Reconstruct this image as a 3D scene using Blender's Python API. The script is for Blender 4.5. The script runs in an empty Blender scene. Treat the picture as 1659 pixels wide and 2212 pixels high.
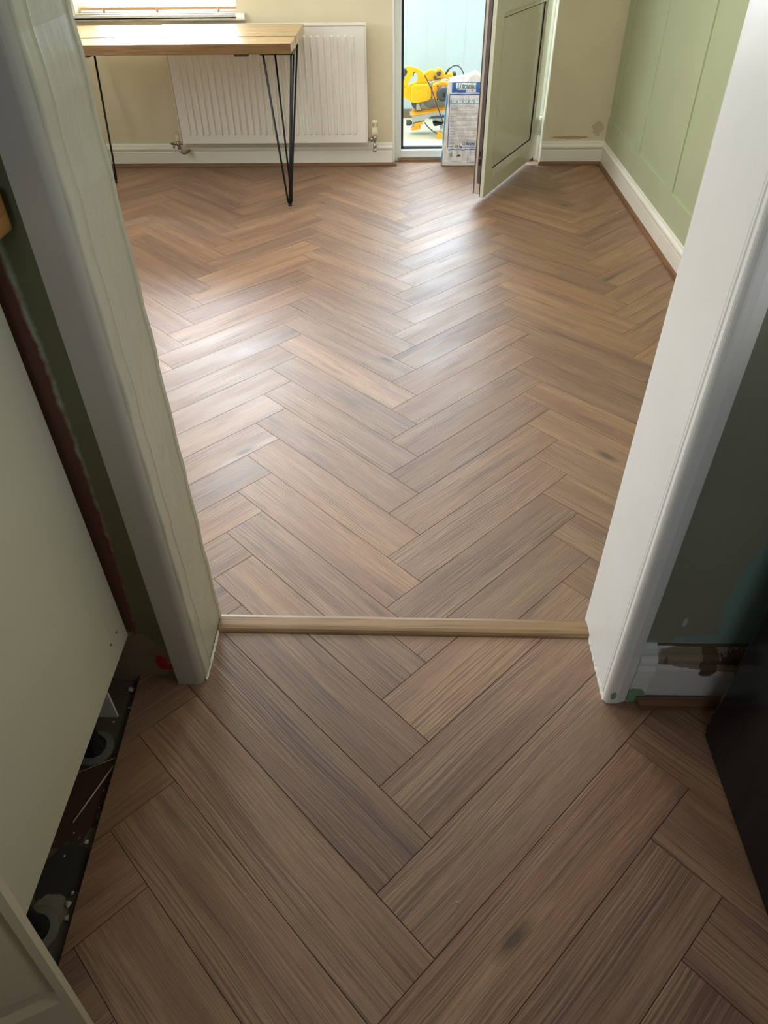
import bpy, bmesh, math, random
from mathutils import Vector, Matrix
random.seed(7)
C = bpy.context.scene
PI = math.pi

# ---------------------------------------------------------------- camera
F_PX, YAW, PITCH, ROLL = 1560.0, -0.0307535, 0.7234269, -0.0144413
CAM = Vector((-0.05425, -1.27871, 1.37055))
ST = 0.1713                      # the kitchen floor is one step above the dining floor
cy, sy, cp, sp = math.cos(YAW), math.sin(YAW), math.cos(PITCH), math.sin(PITCH)
fwd = Vector((sy*cp, cy*cp, -sp)); rgt = Vector((cy, -sy, 0)); up = rgt.cross(fwd)
cr, sr = math.cos(ROLL), math.sin(ROLL)
r2 = cr*rgt + sr*up; u2 = -sr*rgt + cr*up
cd = bpy.data.cameras.new('camera'); cam = bpy.data.objects.new('camera', cd)
C.collection.objects.link(cam); C.camera = cam
cam.matrix_world = Matrix(((r2.x, u2.x, -fwd.x, CAM.x), (r2.y, u2.y, -fwd.y, CAM.y), (r2.z, u2.z, -fwd.z, CAM.z), (0, 0, 0, 1)))
cd.sensor_fit = 'VERTICAL'; cd.sensor_height = 24.0; cd.lens = 24.0*F_PX/2212.0
cd.clip_start = 0.01; cd.clip_end = 100

# ---------------------------------------------------------------- world, light, exposure
w = bpy.data.worlds.new('world'); C.world = w; w.use_nodes = True
bg = w.node_tree.nodes['Background']
sk = w.node_tree.nodes.new('ShaderNodeTexSky'); sk.sky_type = 'NISHITA'
sk.sun_disc = False; sk.sun_elevation = math.radians(48); sk.sun_rotation = math.radians(120); sk.air_density = 1.0; sk.dust_density = 3.0
w.node_tree.links.new(sk.outputs[0], bg.inputs[0]); bg.inputs[1].default_value = 0.10

def area(name, loc, target, sx, sz, power, col=(1, 1, 1), spread=PI):
    l = bpy.data.lights.new(name, 'AREA'); l.shape = 'RECTANGLE'; l.size = sx; l.size_y = sz
    l.energy = power; l.color = col; l.spread = spread
    o = bpy.data.objects.new(name, l); C.collection.objects.link(o); o.location = loc
    o.rotation_euler = (Vector(target)-Vector(loc)).to_track_quat('-Z', 'Y').to_euler()
    return o
area('daylight_dining_window', (-1.44, 3.98, 1.60), (-1.3, 0, 0.75), 1.3, 1.55, 300, (0.88, 0.93, 1.0))
area('daylight_utility_window', (1.72, 4.35, 1.55), (-0.5, 4.15, 0.9), 1.3, 1.5, 6, (0.90, 0.97, 1.0))
area('added_reflection_light_utility', (0.35, 4.95, 1.72), (0.3, 2.2, 0.3), 1.6, 1.5, 150, (0.72, 0.88, 1.0))  # unseen light, added to brighten the floor reflection through the back door
area('daylight_kitchen_window', (1.62, -1.05, 1.80), (-0.6, -1.0, 0.6), 1.0, 0.9, 8, (0.82, 0.92, 1.0))
area('daylight_dining_side_window', (-2.75, 1.25, 1.50), (0.6, 1.7, 0.6), 1.8, 1.2, 46, (0.96, 0.98, 1.0))
area('daylight_kitchen_rear_window', (-0.45, -3.75, 1.60), (0.5, -0.5, 0.6), 1.0, 1.0, 12, (0.80, 0.90, 1.0))
area('added_fill_dining', (-0.4, 2.1, 2.38), (-0.4, 2.9, 0), 2.8, 2.0, 46, (1.0, 0.97, 0.90))  # added soft fill below the ceiling to lift the dining room, no real fitting
area('added_fill_kitchen', (0.0, -2.0, 2.58), (0.0, -2.0, 0), 1.4, 1.4, 1.6, (0.92, 0.96, 1.0))  # weak overhead fill added for the kitchen, not an actual lamp
VS = C.view_settings
VS.view_transform = 'Standard'; VS.look = 'None'; VS.exposure = 0.0; VS.gamma = 1.0
try: VS.use_curve_mapping = False
except Exception: pass
try:
    C.cycles.use_denoising = True; C.cycles.max_bounces = 10; C.cycles.diffuse_bounces = 6
    C.cycles.sample_clamp_indirect = 8
except Exception: pass

# ---------------------------------------------------------------- materials
def lin(c):
    if isinstance(c, str):
        c = [int(c[i:i+2], 16)/255 for i in (0, 2, 4)]
    return tuple((x/12.92 if x <= 0.04045 else ((x+0.055)/1.055)**2.4) for x in c) + (1.0,)

class NT:
    def __init__(s, name):
        s.m = bpy.data.materials.new(name); s.m.use_nodes = True; s.t = s.m.node_tree
        s.b = s.t.nodes['Principled BSDF']
    def n(s, typ, **kw):
        nd = s.t.nodes.new(typ)
        for k, v in kw.items():
            if k.startswith('i_'):
                key = k[2:]; nd.inputs[int(key) if key.isdigit() else key].default_value = v
            else: setattr(nd, k, v)
        return nd
    def l(s, a, b): s.t.links.new(a, b)
    def ramp(s, src, stops, interp='LINEAR'):
        r = s.n('ShaderNodeValToRGB'); r.color_ramp.interpolation = interp
        e = r.color_ramp.elements
        while len(e) < len(stops): e.new(0.5)
        for x, (p, c) in zip(e, stops):
            x.position = p; x.color = c if len(c) == 4 else (*c, 1)
        s.l(src, r.inputs[0]); return r.outputs[0]
    def mix(s, fac, a, b, mode='MIX'):
        m = s.n('ShaderNodeMix', data_type='RGBA', blend_type=mode)
        for i, v in ((0, fac), (6, a), (7, b)):
            if hasattr(v, 'is_linked'): s.l(v, m.inputs[i])
            else: m.inputs[i].default_value = v
        return m.outputs[2]
    def math(s, op, a, b=None, c=None):
        m = s.n('ShaderNodeMath', operation=op)
        for i, v in enumerate((a, b, c)):
            if v is None: continue
            if hasattr(v, 'is_linked'): s.l(v, m.inputs[i])
            else: m.inputs[i].default_value = v
        return m.outputs[0]
    def vmap(s, src, scale=(1, 1, 1), loc=(0, 0, 0), rot=(0, 0, 0)):
        m = s.n('ShaderNodeMapping'); m.inputs['Scale'].default_value = scale
        m.inputs['Location'].default_value = loc; m.inputs['Rotation'].default_value = rot
        s.l(src, m.inputs[0]); return m.outputs[0]
    def noise(s, vec, scale, detail=3, rough=0.5, dist=0.0):
        n = s.n('ShaderNodeTexNoise'); n.inputs['Scale'].default_value = scale; n.inputs['Detail'].default_value = detail
        n.inputs['Roughness'].default_value = rough; n.inputs['Distortion'].default_value = dist
        if vec is not None: s.l(vec, n.inputs['Vector'])
        return n.outputs[0]
    def bump(s, h, strength, dist):
        b = s.n('ShaderNodeBump'); b.inputs['Strength'].default_value = strength; b.inputs['Distance'].default_value = dist
        s.l(h, b.inputs['Height']); s.l(b.outputs[0], s.b.inputs['Normal']); return b
    def obj(s): return s.n('ShaderNodeTexCoord').outputs['Object']

def plain(name, col, rough=0.5, metal=0.0, var=0.0, vs=6, bump=0.0, bs=60, spec=0.5, coat=0):
    t = NT(name); t.b.inputs['Roughness'].default_value = rough; t.b.inputs['Metallic'].default_value = metal
    t.b.inputs['Specular IOR Level'].default_value = spec
    t.b.inputs['Coat Weight'].default_value = coat
    c = lin(col); o = t.obj()
    n = t.noise(o, vs, 4)
    a = tuple(x*(1-var) for x in c[:3])+(1,); b = tuple(min(1, x*(1+var)) for x in c[:3])+(1,)
    t.l(t.ramp(n, [(0.3, a), (0.7, b)]), t.b.inputs['Base Color'])
    if bump: t.bump(t.noise(o, bs, 3), 0.3, bump)
    return t.m

def wood_floor(name):
    t = NT(name)
    uv = t.n('ShaderNodeUVMap', uv_map='UVMap').outputs[0]
    at = t.n('ShaderNodeAttribute', attribute_name='rnd')
    sep = t.n('ShaderNodeSeparateColor'); t.l(at.outputs['Color'], sep.inputs[0])
    r, g, b = sep.outputs
    off = t.n('ShaderNodeCombineXYZ'); t.l(t.math('MULTIPLY', r, 37.0), off.inputs[0]); t.l(t.math('MULTIPLY', g, 53.0), off.inputs[1])
    add = t.n('ShaderNodeVectorMath', operation='ADD'); t.l(uv, add.inputs[0]); t.l(off.outputs[0], add.inputs[1])
    v = add.outputs[0]
    # gentle wander of the grain
    wob = t.noise(t.vmap(v, (2.2, 5, 1)), 1.0, 2)
    wv = t.n('ShaderNodeCombineXYZ'); t.l(t.math('MULTIPLY', t.math('SUBTRACT', wob, 0.5), 0.028), wv.inputs[1])
    add2 = t.n('ShaderNodeVectorMath', operation='ADD'); t.l(v, add2.inputs[0]); t.l(wv.outputs[0], add2.inputs[1])
    v2 = add2.outputs[0]
    base = t.ramp(t.noise(t.vmap(v2, (1.1, 15, 1)), 1.0, 4, 0.55),
                  [(0.20, lin('6d564c')), (0.36, lin('8d6a56')), (0.48, lin('99755c')), (0.60, lin('a58366')), (0.72, lin('9a705a')), (0.86, lin('907567'))])
    # planks differ in tone
    tone = t.ramp(b, [(0.0, (0.80, 0.79, 0.80, 1)), (0.45, (0.96, 0.95, 0.94, 1)), (0.75, (1.05, 1.02, 0.96, 1)), (1.0, (1.16, 1.10, 1.0, 1))])
    col = t.mix(1.0, base, tone, 'MULTIPLY')
    # smoky streaks and knots
    st = t.ramp(t.noise(t.vmap(v2, (2.0, 22, 1), (3, 7, 0)), 1.0, 3, 0.6), [(0.58, (0, 0, 0, 1)), (0.74, (1, 1, 1, 1))])
    col = t.mix(t.math('MULTIPLY', st, 0.55), col, lin('4a3d37'))
    vo = t.n('ShaderNodeTexVoronoi'); vo.inputs['Scale'].default_value = 1.0; vo.inputs['Randomness'].default_value = 1.0
    t.l(t.vmap(v2, (2.1, 6.5, 1)), vo.inputs['Vector'])
    kn = t.ramp(vo.outputs['Distance'], [(0.03, (1, 1, 1, 1)), (0.11, (0, 0, 0, 1))])
    col = t.mix(t.math('MULTIPLY', kn, 0.75), col, lin('35291f'))
    # fine pores
    fine = t.noise(t.vmap(v2, (16, 560, 1)), 1.0, 2, 0.6)
    col = t.mix(t.ramp(fine, [(0.35, (0.34, 0.34, 0.34, 1)), (0.6, (0, 0, 0, 1))]), col, lin('3d2e25'))
    # open, brushed grain lines (raised light / sunk dark)
    gr = t.noise(t.vmap(v2, (3.5, 250, 1)), 1.0, 2, 0.5)
    msk = t.ramp(t.noise(t.vmap(v2, (1.0, 9, 1), (11, 5, 0)), 1.0, 2), [(0.34, (0.18, 0.18, 0.18, 1)), (0.55, (1, 1, 1, 1))])
    grl = t.ramp(gr, [(0.36, (1, 1, 1, 1)), (0.5, (0, 0, 0, 1))])
    col = t.mix(t.math('MULTIPLY', t.math('MULTIPLY', grl, msk), 0.48), col, lin('45352b'))
    grh = t.ramp(gr, [(0.56, (0, 0, 0, 1)), (0.70, (1, 1, 1, 1))])
    col = t.mix(t.math('MULTIPLY', t.math('MULTIPLY', grh, msk), 0.40), col, lin('b0937a'))
    t.l(col, t.b.inputs['Base Color'])
    h = t.math('ADD', t.math('MULTIPLY', t.math('MULTIPLY', gr, msk), 1.0), t.math('MULTIPLY', fine, 0.25))
    t.bump(h, 0.8, 0.0010)
    t.l(t.ramp(t.noise(t.vmap(v, (3, 12, 1)), 1.0, 2), [(0.3, (0.42,)*3), (0.7, (0.52,)*3)]), t.b.inputs['Roughness'])
    t.b.inputs['Specular IOR Level'].default_value = 0.75
    return t.m

def wood_strip(name, a, b, axis, rough=0.4, fine=220):
    t = NT(name); o = t.obj()
    s = [2.0, 2.0, 2.0]; s2 = [6.0, 6.0, 6.0]
    for i in range(3):
        if i != axis: s[i] = 22.0; s2[i] = fine
    c = t.ramp(t.noise(t.vmap(o, s), 1.0, 4, 0.6), [(0.3, lin(a)), (0.7, lin(b))])
    f = t.noise(t.vmap(o, s2), 1.0, 2)
    dk = tuple(x*0.45 for x in lin(a)[:3])+(1,)
    c = t.mix(t.ramp(f, [(0.36, (0.5,)*3), (0.52, (0, 0, 0))]), c, dk)
    t.l(c, t.b.inputs['Base Color']); t.bump(f, 0.25, 0.0006)
    t.b.inputs['Roughness'].default_value = rough
    return t.m

def painted(name, col, patches=(), rough=0.55, bump=0.0015, bs=12, var=0.05, drips=False):
    """paint with patches of another colour: (colour, centre, radius vector, edge, noise scale) in world metres"""
    t = NT(name); o = t.obj(); c0 = lin(col)
    n = t.noise(o, 5, 4)
    c = t.ramp(n, [(0.3, tuple(x*(1-var) for x in c0[:3])), (0.7, tuple(min(1, x*(1+var)) for x in c0[:3]))])
    for (pc, ctr, rad, amt, ns) in patches:
        m = t.n('ShaderNodeVectorMath', operation='SUBTRACT'); t.l(o, m.inputs[0]); m.inputs[1].default_value = ctr
        d = t.n('ShaderNodeVectorMath', operation='DIVIDE'); t.l(m.outputs[0], d.inputs[0]); d.inputs[1].default_value = rad
        ln = t.n('ShaderNodeVectorMath', operation='LENGTH'); t.l(d.outputs[0], ln.inputs[0])
        k = t.math('ADD', ln.outputs['Value'], t.math('MULTIPLY', t.math('SUBTRACT', t.noise(o, ns, 5, 0.6), 0.5), amt))
        c = t.mix(t.ramp(k, [(0.96, (1, 1, 1)), (1.0, (0, 0, 0))]), c, lin(pc))
    t.l(c, t.b.inputs['Base Color'])
    h = t.noise(o, bs, 4)
    if drips: h = t.math('ADD', h, t.math('MULTIPLY', t.noise(t.vmap(o, (30, 30, 2.5)), 1.0, 3), 0.8))
    t.bump(h, 0.35, bump)
    t.b.inputs['Roughness'].default_value = rough
    return t.m

M = {}
M['floor'] = wood_floor('herringbone_laminate')
M['gap'] = plain('plank_gap', '1a120d', 0.8)
M['strip'] = wood_strip('oak_nosing', '8a6c4c', 'ab8a64', 0, 0.4)
M['quadx'] = wood_strip('beading_oak_x', '6f4d33', '8d6747', 0, 0.45)
M['quady'] = wood_strip('beading_oak_y', '6f4d33', '8d6747', 1, 0.45)
M['wall_back'] = painted('beige_wall_paint', 'e1d7b9', [
    ('b99a78', (0.97, 3.575, 0.150), (0.115, 0.2, 0.009), 1.3, 80),
    ('c9bc98', (1.13, 3.575, 0.20), (0.035, 0.2, 0.04), 1.8, 70)], 0.6, 0.0012, 9, 0.04)
M['wall_green'] = painted('sage_green_panelling', 'b9c29f', (), 0.42, 0.0006, 14, 0.03)
M['wall_plain'] = painted('pale_plaster', 'c9c4ae', (), 0.7)
M['ceiling'] = painted('white_ceiling', 'e8e6de', (), 0.8)
M['skirt'] = painted('cream_gloss_skirting', 'efece0', (), 0.33, 0.0006, 30, 0.03)
M['skirt_white'] = painted('white_skirting', 'e2e0da', (), 0.35, 0.0006, 30, 0.03)
M['lining_left'] = painted('old_sage_gloss', 'bab6a4', [], 0.36, 0.004, 26, 0.05, True)
M['arch_left'] = painted('cream_grey_architrave', 'a8a398', (), 0.45, 0.0006, 22, 0.03)
M['lining_right'] = painted('white_gloss_jamb', 'f0efea', [('84a286', (0.352, -0.474, 0.197), (0.006, 0.02, 0.012), 0.5, 80)], 0.34, 0.0018, 24, 0.03, True)
M['wall_kl'] = painted('dark_green_kitchen_wall', '6d6d52', [
    ('a3b09c', (-0.720, -0.42, 0.80), (0.1890, 0.2, 1.2), 0.06, 55),
    ('742a22', (-0.720, -0.42, 0.70), (0.1855, 0.2, 1.2), 0.09, 40),
    ('6c483c', (-0.720, -0.42, 0.70), (0.1825, 0.2, 1.2), 0.09, 30),
    ('8a7a68', (-0.585, -0.42, 0.225), (0.085, 0.2, 0.085), 0.6, 45),
    ('85705a', (-0.515, -0.42, 0.235), (0.030, 0.2, 0.032), 0.4, 40),
    ('a8221a', (-0.523, -0.42, 0.213), (0.012, 0.2, 0.022), 0.7, 50),
    ('a8221a', (-0.503, -0.42, 0.200), (0.018, 0.2, 0.010), 0.7, 50)], 0.7, 0.003, 25, 0.05)
M['wall_kr'] = painted('grey_green_kitchen_wall', '8b8c7a', [
    ('7d9a92', (0.640, -0.445, 0.45), (0.140, 0.3, 0.22), 0.25, 45),
    ('a9b8ac', (0.447, -0.445, 0.378), (0.004, 0.3, 0.012), 0.9, 60),
    ('7d9a92', (0.50, -0.445, 0.322), (0.070, 0.3, 0.022), 0.6, 40),
    ('cfd2c8', (0.485, -0.445, 0.318), (0.052, 0.3, 0.006), 0.5, 70)], 0.6, 0.0015, 14, 0.06)
M['concrete'] = painted('dusty_concrete', '5a5142', [
    ('4a2a20', (-0.62, -0.66, 0.15), (0.055, 0.10, 0.2), 0.9, 60),
    ('3b342b', (-0.60, -0.80, 0.15), (0.04, 0.05, 0.2), 0.8, 20),
    ('867b68', (-0.60, -0.86, 0.15), (0.03, 0.03, 0.2), 0.9, 20)], 0.85, 0.004, 40, 0.25)
M['upvc'] = plain('white_upvc', 'e9efec', 0.22, var=0.01)
M['upvc_leaf'] = plain('cream_upvc', 'd3d1bf', 0.20, var=0.02, coat=0.3)
M['upvc_edge'] = plain('pinkish_upvc_edge', 'cbbcb0', 0.35)
M['gasket'] = plain('black_rubber_gasket', '17181c', 0.6)
M['lockstrip'] = plain('grey_steel_lock_strip', '6d6661', 0.4, 0.6)
M['black'] = plain('black_plastic', '121212', 0.5)
M['blackmetal'] = plain('black_powder_coated_steel', '101013', 0.35, 0.3)
M['radiator'] = plain('white_enamel', 'efece4', 0.32, var=0.01)
M['chrome'] = plain('worn_chrome', 'b9b2aa', 0.22, 1.0, 0.15)
M['ivory'] = plain('ivory_plastic', 'e2ddb8', 0.4)
M['table'] = wood_strip('pine_boards', 'b3905f', 'd0b081', 0, 0.22, 120)
M['table_edge_shade'] = wood_strip('pine_edge_shaded', '6f5230', '8a6a42', 0, 0.45, 120)  # darker pine, backlit shade of the front edge put into the colour
M['util_wall'] = plain('pale_blue_utility_wall', 'bac9d3', 0.6, var=0.015)
M['util_floor'] = plain('cream_vinyl', 'cdc7ae', 0.5, var=0.03)
M['blindwood'] = wood_strip('tan_wood_slat', 'c09060', 'd8ab7c', 0, 0.4)
M['blindwhite'] = plain('pale_slat', 'f2f2f0', 0.4)
M['cabinet'] = plain('cream_cabinet', 'c9c6ae', 0.42, var=0.02)
M['cabinet_door'] = plain('cream_shaker', 'b5a98c', 0.45, var=0.02)
M['cabinet_in'] = plain('dark_carcass', '3a362f', 0.8)
M['worktop'] = wood_strip('oak_worktop', '9a6d36', 'b98a4c', 1, 0.35)
M['yellow'] = plain('yellow_tool_plastic', 'f2b813', 0.4, var=0.03)
M['yellow2'] = plain('amber_cast_metal', 'eba41e', 0.45, var=0.05)
M['dgrey'] = plain('dark_grey_plastic', '43464a', 0.45)
M['cast'] = plain('cast_aluminium', 'b3b9b8', 0.4, 0.5, 0.08)
M['blade'] = plain('blade_steel', '8e9391', 0.35, 0.7)
M['cable'] = plain('dark_cable', '3c4044', 0.5)
M['paper'] = painted('white_paper_sack', 'e6e6e2', (), 0.5, 0.006, 22, 0.03)
M['bagblue'] = plain('mid_blue_print', '2b66b0', 0.5, var=0.05)
M['bagpale'] = plain('pale_blue_print', '8fb9dd', 0.5, var=0.05)
M['bagcyan'] = plain('cyan_print', '35aee0', 0.5, var=0.05)
M['bagwhite'] = plain('white_print', 'eef2f2', 0.5)
M['baggreen'] = plain('green_print', '2f6f66', 0.5)
M['ink'] = plain('grey_ink', 'a3a5a6', 0.6)
M['inkdark'] = plain('dark_ink', '33363a', 0.6)
M['dusty'] = plain('dusty_grey_plastic', '6a665a', 0.8, var=0.2)
M['glossblack'] = plain('gloss_black_enamel', '08090c', 0.16, var=0.0, spec=0.28)
M['darkblue'] = plain('dark_blue_plastic', '141a33', 0.5)
M['plaster'] = plain('white_plaster_bit', 'c9c0b0', 0.9, var=0.1)
t = NT('window_glass'); tr = t.n('ShaderNodeBsdfTransparent'); tr.inputs[0].default_value = (0.96, 0.98, 0.98, 1)
gl = t.n('ShaderNodeBsdfGlossy'); gl.inputs['Roughness'].default_value = 0.02
fr = t.n('ShaderNodeFresnel'); fr.inputs[0].default_value = 1.45
mx = t.n('ShaderNodeMixShader'); t.l(fr.outputs[0], mx.inputs[0]); t.l(tr.outputs[0], mx.inputs[1]); t.l(gl.outputs[0], mx.inputs[2])
t.l(mx.outputs[0], t.t.nodes['Material Output'].inputs['Surface']); M['glass'] = t.m

# ---------------------------------------------------------------- mesh helpers
class MB:
    def __init__(s): s.v = []; s.f = []; s.mi = []; s.sm = []
    def add(s, vs, fs, mi=0, smooth=False):
        k = len(s.v); s.v += [tuple(v) for v in vs]
        for f in fs: s.f.append([k+i for i in f]); s.mi.append(mi); s.sm.append(smooth)
        return s
    def box(s, x0, x1, y0, y1, z0, z1, mi=0):
        vs = [(x, y, z) for z in (z0, z1) for y in (y0, y1) for x in (x0, x1)]
        return s.add(vs, [(0, 2, 3, 1), (4, 5, 7, 6), (0, 1, 5, 4), (2, 6, 7, 3), (0, 4, 6, 2), (1, 3, 7, 5)], mi)
    def prism(s, poly, axis, a, b, mi=0, smooth=False):
        """poly: 2-D outline in the two other axes; axis 'x': (y,z), 'y': (x,z), 'z': (x,y)"""
        def P(p, t): return {'x': (t, p[0], p[1]), 'y': (p[0], t, p[1]), 'z': (p[0], p[1], t)}[axis]
        n = len(poly); vs = [P(p, a) for p in poly]+[P(p, b) for p in poly]
        s.add(vs, [[i, (i+1) % n, n+(i+1) % n, n+i] for i in range(n)], mi, smooth)
        k = len(s.v)-2*n
        s.f.append([k+i for i in range(n)][::-1]); s.mi.append(mi); s.sm.append(False)
        s.f.append([k+n+i for i in range(n)]); s.mi.append(mi); s.sm.append(False)
        return s
    def tube(s, pts, r, seg=10, mi=0):
        pts = [Vector(p) for p in pts]; rings = []
        rad = r if isinstance(r, (list, tuple)) else [r]*len(pts)
        prev = None
        for i, p in enumerate(pts):
            d = (pts[min(i+1, len(pts)-1)]-pts[max(i-1, 0)]).normalized()
            if prev is None:
                a = d.cross(Vector((0, 0, 1)))
                if a.length < 1e-3: a = d.cross(Vector((1, 0, 0)))
                a.normalize()
            else: a = (prev-d*prev.dot(d)).normalized()
            prev = a; b = d.cross(a)
            rings.append([p+(a*math.cos(2*PI*k/seg)+b*math.sin(2*PI*k/seg))*rad[i] for k in range(seg)])
        vs = [v for r_ in rings for v in r_]; fs = []
        for i in range(len(rings)-1):
            for k in range(seg):
                fs.append([i*seg+k, i*seg+(k+1) % seg, (i+1)*seg+(k+1) % seg, (i+1)*seg+k])
        s.add(vs, fs, mi, True)
        k0 = len(s.v)-len(vs)
        s.f.append([k0+k for k in range(seg)][::-1]); s.mi.append(mi); s.sm.append(False)
        s.f.append([k0+len(vs)-seg+k for k in range(seg)]); s.mi.append(mi); s.sm.append(False)
        return s
    def cyl(s, p0, p1, r0, r1=None, seg=20, mi=0):
        return s.tube([p0, p1], [r0, r1 if r1 is not None else r0], seg, mi)
    def lathe(s, prof, c=(0, 0, 0), axis=(0, 0, 1), seg=24, mi=0):
        ax = Vector(axis).normalized(); c = Vector(c)
        return s.tube([c+ax*z for r, z in prof], [max(r, 1e-5) for r, z in prof], seg, mi)
    def xf(s, mat, start=0):
        for i in range(start, len(s.v)): s.v[i] = tuple(mat @ Vector(s.v[i]))
        return s
    def build(s, name, mats, parent=None, bevel=0.0, seg=2, origin=None, recalc=True):
        if not isinstance(mats, (list, tuple)): mats = [mats]
        if origin is not None:
            O = Vector(origin); s.v = [tuple(Vector(v)-O) for v in s.v]
        me = bpy.data.meshes.new(name); me.from_pydata(s.v, [], s.f)
        for m in mats: me.materials.append(m)
        for p, mi, sm in zip(me.polygons, s.mi, s.sm): p.material_index = mi; p.use_smooth = sm
        if recalc:
            bm = bmesh.new(); bm.from_mesh(me); bmesh.ops.recalc_face_normals(bm, faces=bm.faces); bm.to_mesh(me); bm.free()
        me.update()
        o = bpy.data.objects.new(name, me); C.collection.objects.link(o)
        if origin is not None: o.location = origin
        if parent: o.parent = parent
        if bevel:
            m = o.modifiers.new('bevel', 'BEVEL'); m.width = bevel; m.segments = seg; m.limit_method = 'ANGLE'; m.angle_limit = math.radians(40)
            m.harden_normals = False
        return o

def tag(o, label=None, cat=None, group=None, kind=None):
    if label: o['label'] = label
    if cat: o['category'] = cat
    if group: o['group'] = group
    if kind: o['kind'] = kind
    return o
def struct(o, label, cat): return tag(o, label, cat, None, 'structure')
def empty(name, label, cat, loc=(0, 0, 0), rz=0, group=None, kind=None):
    o = bpy.data.objects.new(name, None); C.collection.objects.link(o); o.location = loc; o.rotation_euler = (0, 0, rz)
    o.empty_display_size = 0.1
    return tag(o, label, cat, group, kind)
def arc(cx, cz, r, a0, a1, n=6): return [(cx+r*math.cos(math.radians(a0+(a1-a0)*i/n)), cz+r*math.sin(math.radians(a0+(a1-a0)*i/n))) for i in range(n+1)]
def rrect(x0, x1, z0, z1, r, n=4):
    return arc(x1-r, z0+r, r, -90, 0, n)+arc(x1-r, z1-r, r, 0, 90, n)+arc(x0+r, z1-r, r, 90, 180, n)+arc(x0+r, z0+r, r, 180, 270, n)

# ---------------------------------------------------------------- floors
W_ = 0.1259; L_ = 0.6376; S_ = W_*math.sqrt(2); D_ = L_/math.sqrt(2)
def clip(poly, a, b, c):
    out = []
    for i in range(len(poly)):
        p, q = poly[i], poly[(i+1) % len(poly)]
        dp = a*p[0]+b*p[1]-c; dq = a*q[0]+b*q[1]-c
        if dp <= 0: out.append(p)
        if (dp < 0 < dq) or (dq < 0 < dp):
            k = dp/(dp-dq); out.append((p[0]+(q[0]-p[0])*k, p[1]+(q[1]-p[1])*k))
    return out
def plank_floor(name, z, region, y0, seed, label):
    """region: list of half planes a*x+b*y<=c;  y0: phase of the zigzag"""
    rnd = random.Random(seed); V = []; F = []; UV = []; RC = []; MI = []; q = 1/math.sqrt(2)
    def ins(poly, g, extra):
        cx = sum(p[0] for p in poly)/len(poly); r = poly
        n = len(poly)
        for i in range(n):
            p, t_ = poly[i], poly[(i+1) % n]
            ex, ey = t_[0]-p[0], t_[1]-p[1]; l = math.hypot(ex, ey)
            if l < 1e-6: continue
            nx, ny = ey/l, -ex/l
            r = clip(r, nx, ny, nx*p[0]+ny*p[1]-g)
            if len(r) < 3: return None
        return r
    for j in range(-8, 8):
        off = 0 if j % 2 == 0 else D_
        dr = (q, q) if j % 2 == 0 else (q, -q)
        for k in range(-40, 40):
            R = (j*D_, y0+off+k*S_)
            Lp = (j*D_-S_/2, y0+off+k*S_-S_/2)
            if j % 2 == 0: A, B = Lp, (R[0], R[1]-S_)
            else: A, B = Lp, R
            P = [A, B, (B[0]+dr[0]*L_, B[1]+dr[1]*L_), (A[0]+dr[0]*L_, A[1]+dr[1]*L_)]
            ar = sum(P[i][0]*P[(i+1) % 4][1]-P[(i+1) % 4][0]*P[i][1] for i in range(4))
            if ar < 0: P = P[::-1]
            if P[0][0] > 4 or max(p[1] for p in P) < -4 or min(p[1] for p in P) > 6: continue
            top = P
            for (a, b, c) in region:
                top = clip(top, a, b, c)
                if len(top) < 3: break
            rr = (rnd.random(), rnd.random(), rnd.random(), 1)
            if len(top) < 3: continue
            tp = ins(top, 0.0008, 0); lo = ins(top, 0.0003, 0)
            if not tp or not lo or len(tp) != len(lo): continue
            k0 = len(V); n = len(tp)
            V += [(p[0], p[1], z) for p in tp]+[(p[0], p[1], z-0.0012) for p in lo]
            flip = rnd.random() < 0.5
            def uvof(p):
                dx, dy = p[0]-A[0], p[1]-A[1]
                u = dx*dr[0]+dy*dr[1]; v = -dx*dr[1]+dy*dr[0]
                return (L_-u, -v) if flip else (u, v)
            def face(idx, mi):
                F.append(idx); MI.append(mi)
                for i in idx: UV.append(uvof(V[i])); RC.append(rr)
            face([k0+i for i in range(n)], 0)
            for i in range(n): face([k0+(i+1) % n, k0+i, k0+n+i, k0+n+(i+1) % n], 0)
    # dark bed under the joints
    big = [(-9, -9), (9, -9), (9, 9), (-9, 9)]
    for (a, b, c) in region: big = clip(big, a, b, c)
    k0 = len(V); n = len(big)
    V += [(p[0], p[1], z-0.0012) for p in big]+[(p[0], p[1], z-0.014) for p in big]
    for idx in [[k0+i for i in range(n)], [k0+n+i for i in range(n)][::-1]]+[[k0+(i+1) % n, k0+i, k0+n+i, k0+n+(i+1) % n] for i in range(n)]:
        F.append(idx); MI.append(1)
        for i in idx: UV.append((0, 0)); RC.append((0, 0, 0, 1))
    me = bpy.data.meshes.new(name); me.from_pydata(V, [], F)
    ul = me.uv_layers.new(name='UVMap'); ul.data.foreach_set('uv', [c for u in UV for c in u])
    ca = me.color_attributes.new('rnd', 'FLOAT_COLOR', 'CORNER'); ca.data.foreach_set('color', [c for r in RC for c in r])
    me.materials.append(M['floor']); me.materials.append(M['gap'])
    for p, mi in zip(me.polygons, MI): p.material_index = mi
    me.update(); o = bpy.data.objects.new(name, me); C.collection.objects.link(o)
    return struct(o, label, 'floor')

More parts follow.
